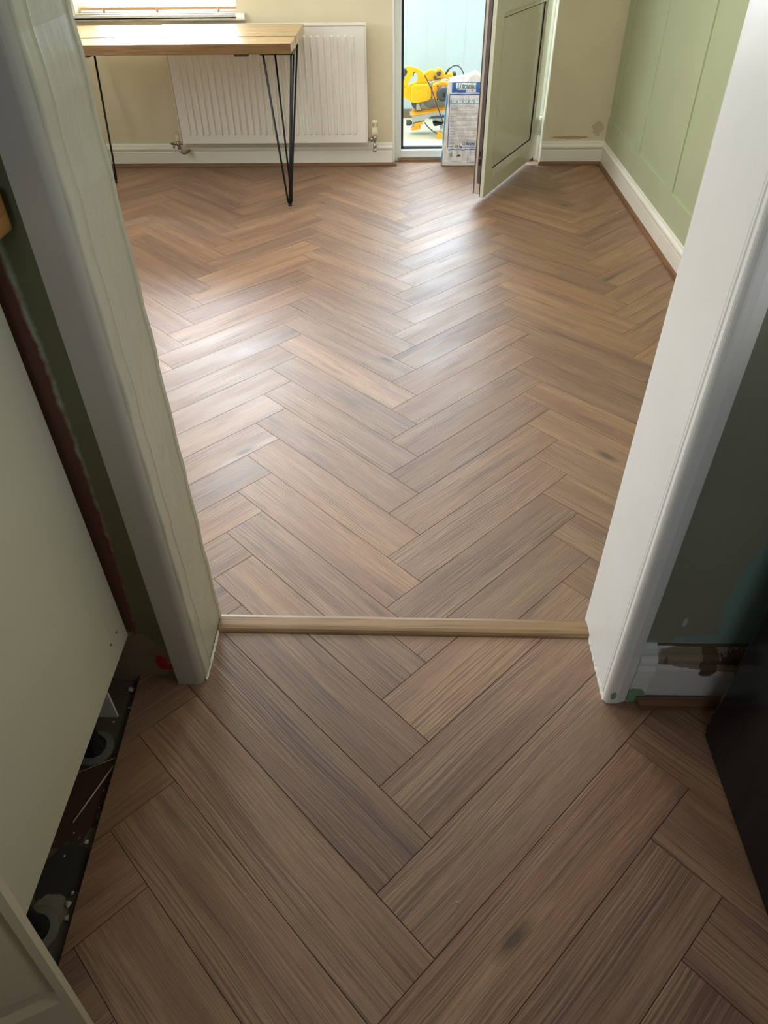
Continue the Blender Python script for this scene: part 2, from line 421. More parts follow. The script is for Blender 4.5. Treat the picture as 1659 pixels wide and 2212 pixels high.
YB = 3.575; XR = 1.19; XL = -2.35; YD = -0.265; YKL = -0.42; YKR = -0.445
plank_floor('floor', 0.0, [(1, 0, XR), (-1, 0, -XL), (0, 1, 3.66), (0, -1, 0.262)], 0.0, 3, 'brown oak herringbone floor of the dining room beyond the doorway')
plank_floor('floor', ST, [(1, 0, 1.2), (-1, -0.0404, 0.5924), (0, 1, -0.285), (0, -1, 3.3)], -0.9163, 11, 'brown oak herringbone floor of the kitchen in the foreground')

# bare concrete under the kitchen units
cb = MB(); cb.box(-1.25, -0.50, -3.3, -0.42, 0.10, 0.155)
struct(cb.build('floor', M['concrete']), 'bare dusty concrete strip under the cabinets on the left', 'floor')
# utility room floor
struct(MB().box(-0.9, 1.55, 3.70, 4.75, -0.05, 0.03).build('floor', M['util_floor']), 'cream vinyl floor of the utility room beyond the back door', 'floor')

# ---------------------------------------------------------------- shell
# back wall with window hole and door hole
WX0, WX1, WZ0, WZ1 = -1.895, -0.985, 0.79, 2.28
DX0, DX1, DZ1 = -0.105, 0.800, 2.10
mb = MB(); T = 0.30; Z1 = 2.55
mb.box(XL-0.1, WX0, YB, YB+T, -0.1, Z1); mb.box(WX0, WX1, YB, YB+T, -0.1, WZ0); mb.box(WX0, WX1, YB, YB+T, WZ1, Z1)
mb.box(WX1, DX0, YB, YB+0.13, -0.1, Z1); mb.box(DX0, DX1, YB, YB+0.13, DZ1, Z1); mb.box(DX1, XR+0.1, YB, YB+0.13, -0.1, Z1)
struct(mb.build('wall_back', M['wall_back']), 'beige painted back wall with window and back door', 'wall')
# right wall, board panelling: stiles, bottom rail, recesses
mb = MB(); mb.box(XR, XR+0.12, YD, YB, -0.1, Z1)
for a in (3.455, 2.835, 2.21, 1.585, 0.96, 0.335): mb.box(XR-0.007, XR, a, min(a+0.095, YB), 0.12, Z1)
mb.box(XR-0.0072, XR, YD, YB, 0.10, 0.255)
struct(mb.build('wall_right', M['wall_green'], bevel=0.0007), 'sage green panelled wall on the right of the dining room', 'wall')
struct(MB().box(XL-0.1, XL, YD, 0.3, -0.1, Z1).box(XL-0.1, XL, 2.2, YB, -0.1, Z1).box(XL-0.1, XL, 0.3, 2.2, -0.1, 0.85).box(XL-0.1, XL, 0.3, 2.2, 2.15, Z1).build('wall_left', M['wall_plain']), 'plain left wall of the dining room with a wide window opening', 'wall')
# wall between the rooms, in one left piece, one right piece and the head over the door
JL, JR = -0.440, 0.340
struct(MB().box(XL-0.1, JL-0.03, YKL, YD, -0.1, Z1+0.1).build('wall_kitchen_left', M['wall_kl']), 'dark green kitchen wall with bare plaster left of the doorway', 'wall')
struct(MB().box(JR+0.03, XR+0.1, YKR, YD, -0.1, Z1+0.1).build('wall_kitchen_right', M['wall_kr']), 'grey green kitchen wall with teal patches right of the doorway', 'wall')
struct(MB().box(JL-0.03, JR+0.03, YKL, YD, 2.22, Z1+0.1).build('wall_kitchen_head', M['wall_plain']), 'wall above the doorway', 'wall')
struct(MB().box(JL-0.029, JR+0.029, YKL+0.02, YD-0.004, -0.05, ST-0.0145).build('trim_5', M['wall_plain']), 'step riser under the threshold strip', 'step')
struct(MB().box(XL-0.1, XR+0.1, YKL, YB+0.1, 2.42, 2.5).build('ceiling', M['ceiling']), 'white dining room ceiling', 'ceiling')
# kitchen shell
mb = MB(); mb.box(-1.30, -1.20, -3.3, YKL, 0, 2.7)
struct(mb.build('wall_kitchen_side', M['wall_plain']), 'kitchen side wall behind the units', 'wall')
mb = MB(); mb.box(1.2, 1.3, -3.3, -1.55, 0, 2.7); mb.box(1.2, 1.3, -0.55, YKR, 0, 2.7); mb.box(1.2, 1.3, -1.55, -0.55, 0, 1.3); mb.box(1.2, 1.3, -1.55, -0.55, 2.3, 2.7)
struct(mb.build('wall_kitchen_window', M['wall_plain']), 'kitchen wall with a window opening', 'wall')
struct(MB().box(-1.3, -0.95, -3.4, -3.3, 0, 2.7).box(0.05, 1.3, -3.4, -3.3, 0, 2.7).box(-0.95, 0.05, -3.4, -3.3, 0, 1.1).box(-0.95, 0.05, -3.4, -3.3, 2.1, 2.7).build('wall_kitchen_rear', M['wall_plain']), 'rear kitchen wall', 'wall')
struct(MB().box(-1.3, 1.3, -3.4, YKR, 2.6, 2.7).build('ceiling', M['ceiling']), 'white kitchen ceiling', 'ceiling')
# utility shell: back, left, right with window opening, roof
mb = MB(); mb.box(-1.0, 1.6, 4.62, 4.75, -0.05, 1.0); mb.box(-1.0, -0.35, 4.62, 4.75, 1.0, 2.36); mb.box(1.1, 1.6, 4.62, 4.75, 1.0, 2.36); mb.box(-1.0, 1.6, 4.62, 4.75, 2.36, 2.5)  # unseen upper opening, added for the reflection light behind it
for x in (-0.03, 0.105, 0.235, 0.37, 0.50): mb.box(x-0.0012, x+0.0012, 4.6185, 4.62, 0.08, 0.99)
struct(mb.build('wall_utility_back', M['util_wall']), 'pale blue boarded wall of the utility room', 'wall')
struct(MB().box(-1.0, -0.9, 3.705, 4.62, -0.05, 2.5).build('wall_utility_left', M['util_wall']), 'pale utility room side wall', 'wall')
mb = MB(); mb.box(1.5, 1.6, 3.705, 3.80, 0, 2.5); mb.box(1.5, 1.6, 4.55, 4.62, 0, 2.5); mb.box(1.5, 1.6, 3.80, 4.55, 0, 0.55); mb.box(1.5, 1.6, 3.80, 4.55, 2.3, 2.5)
struct(mb.build('wall_utility_right', M['util_wall']), 'utility room wall with a wide window', 'wall')
struct(MB().box(-1.0, 1.6, 3.705, 4.75, 2.4, 2.5).build('ceiling', M['ceiling']), 'white utility room ceiling', 'ceiling')
struct(MB().box(-0.9, 0.30, 4.600, 4.6195, 0.03, 0.085).build('baseboard_utility', plain('brown_utility_skirting', '77695a', 0.5)), 'brown skirting at the foot of the utility wall', 'skirting')

# ---------------------------------------------------------------- skirtings and beading
SK = [(0, 0), (0.018, 0), (0.018, 0.082), (0.0165, 0.086), (0.020, 0.092)]+[(0.014+0.009*math.cos(math.radians(a)), 0.102+0.011*math.sin(math.radians(a))) for a in range(-60, 80, 20)]+[(0.012, 0.116), (0.0125, 0.121), (0.010, 0.127), (0.004, 0.130), (0, 0.130)]
def skirt_x(name, x0, x1, yface, z, dirn, mat, label, prof=SK, ends=(0, 0)):
    mb = MB(); n = len(prof)
    vs = [(x0+ends[0]*d, yface-dirn*d, z+h) for d, h in prof]+[(x1+ends[1]*d, yface-dirn*d, z+h) for d, h in prof]
    mb.add(vs, [[i, (i+1) % n, n+(i+1) % n, n+i] for i in range(n)]+[list(range(n))[::-1], list(range(n, 2*n))])
    return struct(mb.build(name, mat), label, 'skirting')
def skirt_y(name, y0, y1, xface, z, dirn, mat, label, prof=SK, ends=(0, 0)):
    mb = MB(); n = len(prof)
    vs = [(xface-dirn*d, y0+ends[0]*d, z+h) for d, h in prof]+[(xface-dirn*d, y1+ends[1]*d, z+h) for d, h in prof]
    mb.add(vs, [[i, (i+1) % n, n+(i+1) % n, n+i] for i in range(n)]+[list(range(n))[::-1], list(range(n, 2*n))])
    return struct(mb.build(name, mat), label, 'skirting')
skirt_x('baseboard_back', XL, DX0-0.012, YB, 0.0005, 1, M['skirt'], 'cream moulded skirting under the radiator')
skirt_x('baseboard_back', DX1+0.0, XR, YB, 0.0005, 1, M['skirt'], 'short cream skirting between the back door and green wall', ends=(0, -1))
skirt_y('baseboard_right', YD, YB, XR, 0.0005, 1, M['skirt'], 'cream moulded skirting along the green wall', ends=(0, -1))
QD = [(0.018, 0)]+[(0.018+0.014*math.sin(math.radians(90-a)) if False else 0.018+0.015*math.cos(math.radians(a)), 0.018*math.sin(math.radians(a))) for a in range(0, 91, 15)]
skirt_x('trim_1', XL, DX0-0.006, YB, 0.0005, 1, M['quadx'], 'brown beading at the foot of the radiator wall skirting', QD, (0, 0.6))
skirt_x('trim_2', DX1+0.008, XR, YB, 0.0005, 1, M['quadx'], 'short brown beading right of the back door', QD, (-0.6, -1))
skirt_y('trim_3', YD, YB, XR, 0.0005, 1, M['quady'], 'brown beading along the green wall skirting', QD, (0, -1))
# bead across the back door threshold
struct(MB().prism([(3.635, 0.0005), (3.6485, 0.0005), (3.6485, 0.019), (3.643, 0.018), (3.637, 0.011)], 'x', DX0+0.02, DX1-0.04).build('trim_4', M['quadx']), 'pale wooden bead at the foot of the back door threshold', 'bead')

# kitchen right skirting: taller, worn, with a white offcut by the architrave
KP = [(0, 0), (0.020, 0), (0.020, 0.083), (0.026, 0.087), (0.026, 0.104), (0.022, 0.108)]+[(0.012+0.012*math.cos(math.radians(a)), 0.124+0.014*math.sin(math.radians(a))) for a in range(-50, 91, 20)]+[(0.004, 0.142), (0.0, 0.150)]
M['skirt_kr'] = painted('worn_kitchen_skirting', 'd3d0cc', [
    ('8c7f6c', (0.62, -0.46, ST+0.128), (0.225, 0.3, 0.029), 0.12, 70),
    ('5c4a38', (0.507, -0.465, ST+0.118), (0.016, 0.3, 0.040), 1.3, 75),
    ('4f4031', (0.56, -0.455, ST+0.128), (0.045, 0.3, 0.015), 1.8, 110),
    ('5c4a38', (0.52, -0.455, ST+0.149), (0.14, 0.3, 0.005), 0.6, 50),
    ('6d5a44', (0.427, -0.455, ST+0.125), (0.004, 0.3, 0.012), 0.9, 60)], 0.5, 0.0012, 40, 0.04)
skirt_x('baseboard_kitchen_right', 0.4125, 1.15, YKR, ST+0.0005, 1, M['skirt_kr'], 'worn white kitchen skirting with peeled brown patches', KP)
M['skirt_off'] = painted('white_skirting_offcut', 'dcdcd8', [('7d9f7f', (0.392, -0.47, ST+0.022), (0.019, 0.3, 0.023), 0.5, 60)], 0.4, 0.0008, 40, 0.03)
KP2 = [(d+0.004, h) for d, h in KP]; KP2[0] = (0, 0); KP2[-1] = (0, 0.151)
skirt_x('baseboard_kitchen_offcut', 0.381, 0.4118, YKR, ST+0.0005, 1, M['skirt_off'], 'short white skirting piece with green paint beside the architrave', KP2)
QK = [(0.026, 0)]+[(0.026+0.016*math.cos(math.radians(a)), 0.020*math.sin(math.radians(a))) for a in range(0, 91, 15)]
skirt_x('trim_6', 0.383, 0.64, YKR, ST+0.0005, 1, M['quadx'], 'dark brown beading below the worn kitchen skirting', QK, (0.5, 0))

# ---------------------------------------------------------------- doorway: linings, architraves, nosing
ZT = 2.2
# left lining (face x=JL) with its old stop bead, left architrave
mb = MB()
pl = [(JL-0.03, -0.4265), (JL-0.001, -0.4265), (JL+0.0016, -0.4240), (JL+0.0020, -0.397), (JL+0.0032, -0.394), (JL+0.0026, -0.391), (JL-0.001, -0.387), (JL-0.001, -0.330), (JL-0.001, -0.283), (JL+0.0004, -0.279), (JL+0.0004, -0.271), (JL-0.001, -0.268), (JL-0.001, YD+0.001), (JL-0.004, YD+0.003), (JL-0.03, YD+0.003)]
nseg = 60; vs = []; fs = []; rr = random.Random(5)
for i in range(nseg+1):
    zz = ST+0.0008+(ZT-ST)*i/nseg
    wob = 0.0009*math.sin(i*1.7)+0.0006*rr.uniform(-1, 1)
    for k, (x, y) in enumerate(pl): vs.append((x+(wob if 0 < k < 13 else 0), y, zz))
n = len(pl)
for i in range(nseg):
    for k in range(n): fs.append([i*n+k, i*n+(k+1) % n, (i+1)*n+(k+1) % n, (i+1)*n+k])
fs += [list(range(n))[::-1], [nseg*n+k for k in range(n)]]
mb.add(vs, fs, 0, False)
struct(mb.build('trim_7', M['lining_left'], bevel=0.0012), 'old sage green door lining on the left of the doorway', 'door lining')
mb = MB()
ap = [(-0.492, YKL-0.0005), (-0.492, -0.4405)]+arc(JL-0.0125, -0.4315, 0.0105, -90, 0, 6)+[(JL-0.002, YKL-0.0105)]
ap = [(-0.492, YKL-0.0005), (-0.492, -0.4415)]+arc(JL-0.0145, -0.4285, 0.013, -90, -8, 7)+[(JL-0.0015, YKL-0.0005)]
ap = [(x, min(y, YKL-0.0005)) for x, y in ap]
mb.prism(ap, 'z', ST+0.0008, ZT, 0, False)
struct(mb.build('trim_8', M['arch_left']), 'smooth grey architrave on the left of the doorway', 'architrave')
# right lining and moulded architrave
mb = MB()
pr_ = [(JR+0.03, YKR), (JR+0.03, YD+0.003), (JR+0.004, YD+0.003), (JR+0.001, YD+0.001), (JR+0.001, -0.272), (JR, -0.275), (JR, YKR+0.003), (JR+0.003, YKR)]
mb.prism(pr_, 'z', ST+0.0008, ZT)
struct(mb.build('trim_9', M['lining_right'], bevel=0.0012), 'white painted door lining on the right of the doorway', 'door lining')
mb = MB()
x0 = JR-0.001
ar_ = [(x0, YKR-0.0005), (x0, -0.4500)]+[(x0+0.0015, -0.4525), (x0+0.0035, -0.4535)]+[(x0+0.001, -0.4555), (x0-0.001, -0.4575)]+arc(x0+0.010, -0.4625, 0.0115, 180, 270, 6)[1:]+[(x0+0.022, -0.4735), (x0+0.034, -0.4700), (x0+0.0405, -0.4675), (x0+0.0415, -0.4655), (x0+0.0415, YKR-0.0005)]
mb.prism(ar_, 'z', ST+0.0008, ZT)
struct(mb.build('trim_10', M['lining_right']), 'white moulded architrave on the right of the doorway', 'architrave')
struct(MB().box(JL, JR, YKL-0.02, YD, ZT, ZT+0.03).build('trim_11', M['lining_right']), 'head of the door lining', 'door lining')
# ragged caulk at the foot of both linings
def ragged(name, x, dirn, y0, y1, mat, label):
    mb = MB(); r = random.Random(int(x*100)); n = 26; vs = []
    for i in range(n+1):
        y = y0+(y1-y0)*i/n; wd = 0.0022+0.0020*r.random(); hh = 0.004+0.004*r.random()
        vs += [(x, y, ST+0.0003), (x+dirn*wd, y, ST+0.0003), (x+dirn*wd*0.5, y, ST+hh*0.6), (x, y, ST+hh)]
    fs = [[i*4+k, i*4+(k+1) % 4, i*4+4+(k+1) % 4, i*4+4+k] for i in range(n) for k in range(4)]
    mb.add(vs, fs+[[0, 1, 2, 3], [n*4+3, n*4+2, n*4+1, n*4]])
    return struct(mb.build(name, mat), label, 'sealant')
M['caulk'] = plain('chipped_paint', 'dcdacb', 0.7, var=0.1)
ragged('trim_12', JL+0.0008, 1, -0.430, -0.308, M['caulk'], 'ragged line of paint at the foot of the left lining')
ragged('trim_13', JR-0.0002, -1, -0.466, -0.312, M['caulk'], 'ragged line of paint at the foot of the right lining')
# oak nosing over the step, slightly skew as laid
mb = MB()
prof = [(-0.0245, -0.0005), (-0.0225, 0.0035), (-0.018, 0.0062), (-0.010, 0.0075), (0.012, 0.0075), (0.019, 0.006), (0.0225, 0.002), (0.0235, -0.03), (0.018, -0.03), (0.0178, -0.001)]
n = len(prof)
ys = (-0.2845, -0.2925)
vs = [(JL+0.0008, ys[0]+d, ST+0.0008+h) for d, h in prof]+[(JR-0.0008, ys[1]+d, ST+0.0008+h) for d, h in prof]
mb.add(vs, [[i, (i+1) % n, n+(i+1) % n, n+i] for i in range(n)]+[list(range(n))[::-1], list(range(n, 2*n))])
ns = mb.build('threshold_strip', M['strip'], bevel=0.0006)
tag(ns, 'light oak threshold strip lying across the doorway floor', 'threshold strip')

# ---------------------------------------------------------------- window, sill, blind
wr = empty('window_1', 'dining room window above the table', 'window', (WX0, YB, WZ0), kind='structure')
def rel(mb, e):
    L = e.location; mb.v = [(v[0]-L[0], v[1]-L[1], v[2]-L[2]) for v in mb.v]; return mb
FY = YB+0.16
m = MB(); m.box(WX0, WX1, FY, FY+0.07, WZ0, WZ0+0.06); m.box(WX0, WX1, FY, FY+0.07, WZ1-0.06, WZ1)
m.box(WX0, WX0+0.055, FY, FY+0.07, WZ0+0.06, WZ1-0.06); m.box(WX1-0.055, WX1, FY, FY+0.07, WZ0+0.06, WZ1-0.06)
rel(m, wr).build('window_frame', M['upvc'], wr, bevel=0.004)
rel(MB().box(WX0+0.055, WX1-0.055, FY+0.03, FY+0.036, WZ0+0.06, WZ1-0.06), wr).build('window_pane', M['glass'], wr)
m = MB(); m.prism([(YB+0.16, WZ0-0.025), (YB+0.16, WZ0+0.008)]+[(YB-0.025+0.0165*math.cos(math.radians(a)), WZ0-0.0085+0.0165*math.sin(math.radians(a))) for a in range(90, 271, 20)], 'x', WX0+0.001, WX1-0.001)
m.prism([(YB-0.0005, WZ0-0.025), (YB-0.0005, WZ0+0.008)]+[(YB-0.025+0.0165*math.cos(math.radians(a)), WZ0-0.0085+0.0165*math.sin(math.radians(a))) for a in range(90, 271, 20)], 'x', WX0-0.06, WX1+0.045)
rel(m, wr).build('window_sill', M['skirt'], wr)
b = empty('venetian_blind', 'wooden slatted blind with a tan bottom rail in the window', 'blind', (-1.44, YB+0.075, WZ0))
bx0, bx1 = WX0+0.012, WX1-0.006
m = MB(); m.box(bx0, bx1, YB+0.050, YB+0.100, WZ0+0.020, WZ0+0.034)
rel(m, b).build('bottom_rail', M['blindwood'], b, bevel=0.004)
for i in range(26):
    z = WZ0+0.058+i*0.046
    if z > WZ1-0.06: break
    m = MB(); m.box(bx0, bx1, -0.0175, 0.0175, -0.0012, 0.0012)
    m.xf(Matrix.Translation((0, YB+0.075, z)) @ Matrix.Rotation(math.radians(36), 4, 'X'))
    rel(m, b).build('slat', M['blindwhite'], b)
for x in (WX0+0.14, -1.45, WX1-0.115):
    m = MB(); m.cyl((x, YB+0.048, WZ0+0.012), (x, YB+0.048, WZ1-0.04), 0.0012, seg=6); m.cyl((x, YB+0.102, WZ0+0.03), (x, YB+0.102, WZ1-0.04), 0.0012, seg=6)
    rel(m, b).build('ladder_cord', M['blindwhite'], b)
    m = MB(); m.lathe([(0.004, 0.0), (0.007, 0.003), (0.008, 0.011), (0.003, 0.013)], (x, YB+0.062, WZ0+0.0085), seg=12)
    rel(m, b).build('cord_button', M['blindwood'], b)
rel(MB().box(bx0, bx1, YB+0.045, YB+0.105, WZ1-0.045, WZ1-0.004), b).build('head_rail', M['blindwhite'], b)

# ---------------------------------------------------------------- back door frame and open leaf
d = empty('door_1', 'open cream back door with frame', 'door', (0.78, 3.6, 0), kind='structure')
m = MB(); FI, FO = 3.650, 3.715
m.box(DX0, -0.066, FI, FO, 0.0, DZ1); m.box(0.770, DX1, FI, FO, 0.0, DZ1); m.box(-0.066, 0.770, FI, FO, DZ1-0.05, DZ1)
m.box(-0.066, 0.770, FI, FO+0.01, 0.019, 0.062)
m.box(-0.066, 0.770, FI-0.004, FI, 0.020, 0.034)
rel(m, d).build('door_frame', M['upvc'], d, bevel=0.004)
m = MB(); m.box(-0.066, -0.052, FO-0.030, FO+0.006, 0.062, DZ1-0.05); m.box(-0.066, 0.77, FO-0.030, FO+0.006, 0.0621, 0.072)
rel(m, d).build('frame_gasket', M['gasket'], d)
m = MB()  # plastered reveals either side
m.box(DX0-0.012, DX0-0.0005, YB-0.012, FI, 0.02, DZ1); m.box(DX1+0.0005, DX1+0.006, YB-0.008, FI, 0.02, DZ1)
rel(m, d).build('reveal_trim', M['upvc'], d, bevel=0.002)
# leaf local frame: s from the free edge to the hinge, n = out of the visible face
A = Vector((0.3822, 2.8027)); Hh = Vector((0.772, 3.590)); sd = (Hh-A).normalized(); LW = (Hh-A).length; nd = Vector((sd.y, -sd.x))
def leaf(mb):
    mb.v = [(A.x+sd.x*v[0]+nd.x*v[1]-d.location.x, A.y+sd.y*v[0]+nd.y*v[1]-d.location.y, v[2]) for v in mb.v]; return mb
LZ0, LZ1 = 0.045, 2.04
pz0, pz1, ps0, ps1 = 0.158, 0.845, 0.130, LW-0.115
lf = MB()
lf.box(0.0, ps0-0.02, -0.020, 0, LZ0, LZ1); lf.box(ps1+0.02, LW, -0.020, 0, LZ0, LZ1)
lf.box(ps0-0.02, ps1+0.02, -0.020, 0, LZ0, pz0-0.035); lf.box(ps0-0.02, ps1+0.02, -0.020, 0, pz1+0.02, pz1+0.13); lf.box(ps0-0.02, ps1+0.02, -0.020, 0, LZ1-0.1, LZ1)
# sloping glazing beads round the panel
def frame_bead(mb, s0, s1, z0, z1, wdt, dn, mi=0, wb=None, ks=(0, 1, 2, 3)):
    wb = wb or wdt
    o = [(s0, z0), (s1, z0), (s1, z1), (s0, z1)]; i = [(s0+wdt, z0+wb), (s1-wdt, z0+wb), (s1-wdt, z1-wdt), (s0+wdt, z1-wdt)]
    vs = [(p[0], 0.0, p[1]) for p in o]+[(p[0], dn, p[1]) for p in i]+[(p[0], -0.019, p[1]) for p in o]+[(p[0], -0.019, p[1]) for p in i]
    fs = []
    for k in ks:
        q = (k+1) % 4; fs += [[k, q, 4+q, 4+k], [4+k, 4+q, 12+q, 12+k], [8+q, 8+k, 12+k, 12+q]]
    mb.add(vs, fs, mi)
frame_bead(lf, ps0-0.02, ps1+0.02, pz0-0.035, pz1+0.02, 0.018, -0.006, 0, 0.036)
frame_bead(lf, ps0-0.02, ps1+0.02, pz1+0.13, LZ1-0.1, 0.018, -0.006)
lo = leaf(lf).build('door_leaf', M['upvc_leaf'], d, bevel=0.0015)
m = leaf(MB().box(ps0+0.002, ps1-0.002, -0.030, -0.0125, pz0+0.006, pz1-0.003)); m.build('door_panel', M['upvc_leaf'], lo)
m = MB(); frame_bead(m, ps0-0.003, ps1+0.003, pz0-0.0035, pz1+0.003, 0.007, -0.0105, ks=(0, 1)); m.v = [(v[0], v[1] if v[1] < -0.001 else -0.0065, v[2]) for v in m.v]
leaf(m).build('panel_gasket', M['gasket'], lo)
m = leaf(MB().box(ps0, ps1, -0.028, -0.012, pz1+0.15, LZ1-0.12)); m.build('door_glass', M['glass'], lo)
# body of the leaf behind the overlapping flange, set back, with coloured edge strips
leaf(MB().box(0.012, LW-0.012, -0.0225, -0.0195, LZ0+0.01, LZ1-0.01).box(0.0, 0.004, -0.0245, -0.020, LZ0+0.002, LZ1)).build('edge_gasket', M['gasket'], lo)
bd = MB(); bd.box(0.012, ps0-0.02, -0.064, -0.023, LZ0+0.012, LZ1-0.012); bd.box(ps1+0.02, LW-0.012, -0.064, -0.023, LZ0+0.012, LZ1-0.012); bd.box(ps0-0.02, ps1+0.02, -0.064, -0.0305, LZ0+0.012, pz1+0.13); bd.box(ps0-0.02, ps1+0.02, -0.064, -0.023, LZ1-0.1, LZ1-0.012)
leaf(bd).build('door_edge', M['upvc_edge'], lo, bevel=0.003)
leaf(MB().box(0.0085, 0.0125, -0.046, -0.027, LZ0+0.07, LZ1-0.05)).build('lock_strip', M['lockstrip'], lo)
leaf(MB().box(0.006, 0.0115, -0.042, -0.031, 0.205, 0.235).box(0.006, 0.0115, -0.041, -0.033, 0.250, 0.275)).build('lock_bolt', M['black'], lo)
leaf(MB().box(0.0090, 0.0126, -0.0640, -0.0600, LZ0+0.012, LZ1-0.05)).build('outer_gasket', M['lockstrip'], lo)
m = MB(); m.box(0.028, 0.056, 0.0, 0.008, 0.93, 1.15); m.box(0.03, 0.16, 0.04, 0.055, 1.06, 1.08); m.cyl((0.042, 0, 1.07), (0.042, 0.05, 1.07), 0.009)
leaf(m).build('door_handle', M['upvc'], lo, bevel=0.002)
for hz in (0.16, 1.1, 1.9):
    m = MB(); m.cyl((LW+0.012, 0.004, hz), (LW+0.012, 0.004, hz+0.10), 0.010); m.box(LW-0.03, LW+0.008, 0.0, 0.010, hz+0.01, hz+0.09)
    leaf(m).build('hinge', M['upvc'], lo)

# ---------------------------------------------------------------- radiator
RX0, RX1, RZ0, RZ1 = -1.395, -0.268, 0.150, 0.752
ra = empty('radiator', 'white ribbed radiator on the beige wall behind the table', 'radiator', (-0.83, 3.50, RZ0))
pitch = 0.0385; nr = int((RX1-RX0-0.05)/pitch); sx = (RX0+RX1)/2-nr*pitch/2
YF = 3.462
zr0, zr1 = RZ0+0.050, RZ1-0.050
xs = [RX0]; 
for i in range(nr): c = sx+i*pitch; xs += [c+0.002, c+0.009, c+0.016, c+0.0195, c+0.0265, c+0.0335]
xs = [RX0, RX0+0.006]+[x for x in xs if RX0+0.01 < x < RX1-0.01]+[RX1-0.006, RX1]
def dep(x, z):
    if z < zr0 or z > zr1 or x < sx or x > sx+nr*pitch-0.002: return 0.0
    k = ((x-sx) % pitch)
    return 0.0110 if 0.0085 <= k <= 0.0165 else 0.0
zs = [RZ0, RZ0+0.004, zr0-0.012, zr0-0.0001, zr0+0.004, zr0+0.014, zr1-0.014, zr1-0.004, zr1+0.0001, zr1+0.012, RZ1-0.004, RZ1]
vs = []
for z in zs:
    for x in xs:
        e = 0.004 if (z in (RZ0, RZ1) or x in (RX0, RX1)) else 0
        vs.append((x, YF+0.0110-dep(x, z)+e, z))
nx = len(xs); fs = [[j*nx+i, j*nx+i+1, (j+1)*nx+i+1, (j+1)*nx+i] for j in range(len(zs)-1) for i in range(nx-1)]
m = MB(); m.add(vs, fs, 0, False); k0 = len(vs)
vs2 = [(x, YF+0.020, z) for z in zs for x in xs]; m.add(vs2, [f[::-1] for f in fs])
bd_ = [i for i in range(nx)]+[j*nx+nx-1 for j in range(1, len(zs))]+[(len(zs)-1)*nx+i for i in range(nx-2, -1, -1)]+[j*nx for j in range(len(zs)-2, 0, -1)]
for a_, b_ in zip(bd_, bd_[1:]+bd_[:1]): m.f.append([a_, b_, k0+b_, k0+a_]); m.mi.append(0); m.sm.append(False)
rel(m, ra).build('front_panel', M['radiator'], ra, bevel=0.0012, seg=2)
m = MB(); m.box(RX0+0.003, RX1-0.003, YF+0.045, YF+0.062, RZ0+0.005, RZ1-0.005)
rel(m, ra).build('rear_panel', M['radiator'], ra, bevel=0.003)
m = MB(); m.box(RX0-0.002, RX1+0.002, YF+0.006, YF+0.064, RZ1-0.004, RZ1+0.004)
for i in range(60):
    x = RX0+0.03+i*0.018
    if x < RX1-0.03: m.box(x, x+0.009, YF+0.018, YF+0.050, RZ1+0.0036, RZ1+0.0046)
rel(m, ra).build('top_grille', M['radiator'], ra, bevel=0.0015)
for sx_, nm in ((RX0, 'side_panel'), (RX1, 'side_panel')):
    m = MB(); m.prism(rrect(YF+0.004, YF+0.066, RZ0+0.004, RZ1+0.006, 0.010), 'x', sx_-0.0025 if sx_ < -1 else sx_-0.0005, sx_+0.0005 if sx_ < -1 else sx_+0.0035)
    rel(m, ra).build(nm, M['radiator'], ra, bevel=0.001)
for bx in (-1.2, -0.45):
    rel(MB().box(bx, bx+0.03, YF+0.062, YB-0.0005, 0.3, 0.66), ra).build('wall_bracket', M['radiator'], ra)
# thermostatic valve, right
tv = empty('radiator_valve', 'ivory thermostatic valve on the right end of the radiator', 'valve', (RX1+0.045, YF+0.03, 0.14))
c = (RX1+0.045, YF+0.03)
rel(MB().lathe([(0.0135, 0.190), (0.019, 0.194), (0.0195, 0.215), (0.0165, 0.226), (0.0150, 0.228), (0.0150, 0.262), (0.013, 0.270), (0.004, 0.272)], (*c, 0)), tv).build('valve_head', M['ivory'], tv)
m = MB()
for k in range(7):
    a = math.radians(180+k*30); m.box(-0.0010, 0.0010, -0.0158, -0.0145, 0.236, 0.260); m.xf(Matrix.Translation((c[0], c[1], 0)) @ Matrix.Rotation(a-PI*1.5, 4, 'Z'), len(m.v)-8)
rel(m, tv).build('vent_slot', M['cabinet_in'], tv)
m = MB(); m.lathe([(0.009, 0.120), (0.0125, 0.124), (0.0125, 0.140), (0.009, 0.143), (0.009, 0.160), (0.014, 0.163), (0.014, 0.178), (0.011, 0.190)], (*c, 0)); m.cyl((c[0], c[1], 0.168), (RX1+0.004, c[1], 0.168), 0.009); m.cyl((c[0]-0.014, c[1], 0.168), (c[0]-0.026, c[1], 0.168), 0.0135, seg=6)
rel(m, tv).build('valve_body', M['chrome'], tv)
m = MB(); m.tube([(c[0], c[1], 0.122), (c[0], c[1], 0.112), (c[0]-0.003, c[1]+0.008, 0.104), (c[0]-0.006, c[1]+0.03, 0.100), (c[0]-0.006, YB-0.026, 0.100)], 0.0075); m.cyl((c[0], c[1]-0.004, 0.115), (c[0]-0.004, c[1]-0.011, 0.100), 0.011)
rel(m, tv).build('pipe_tail', M['chrome'], tv)
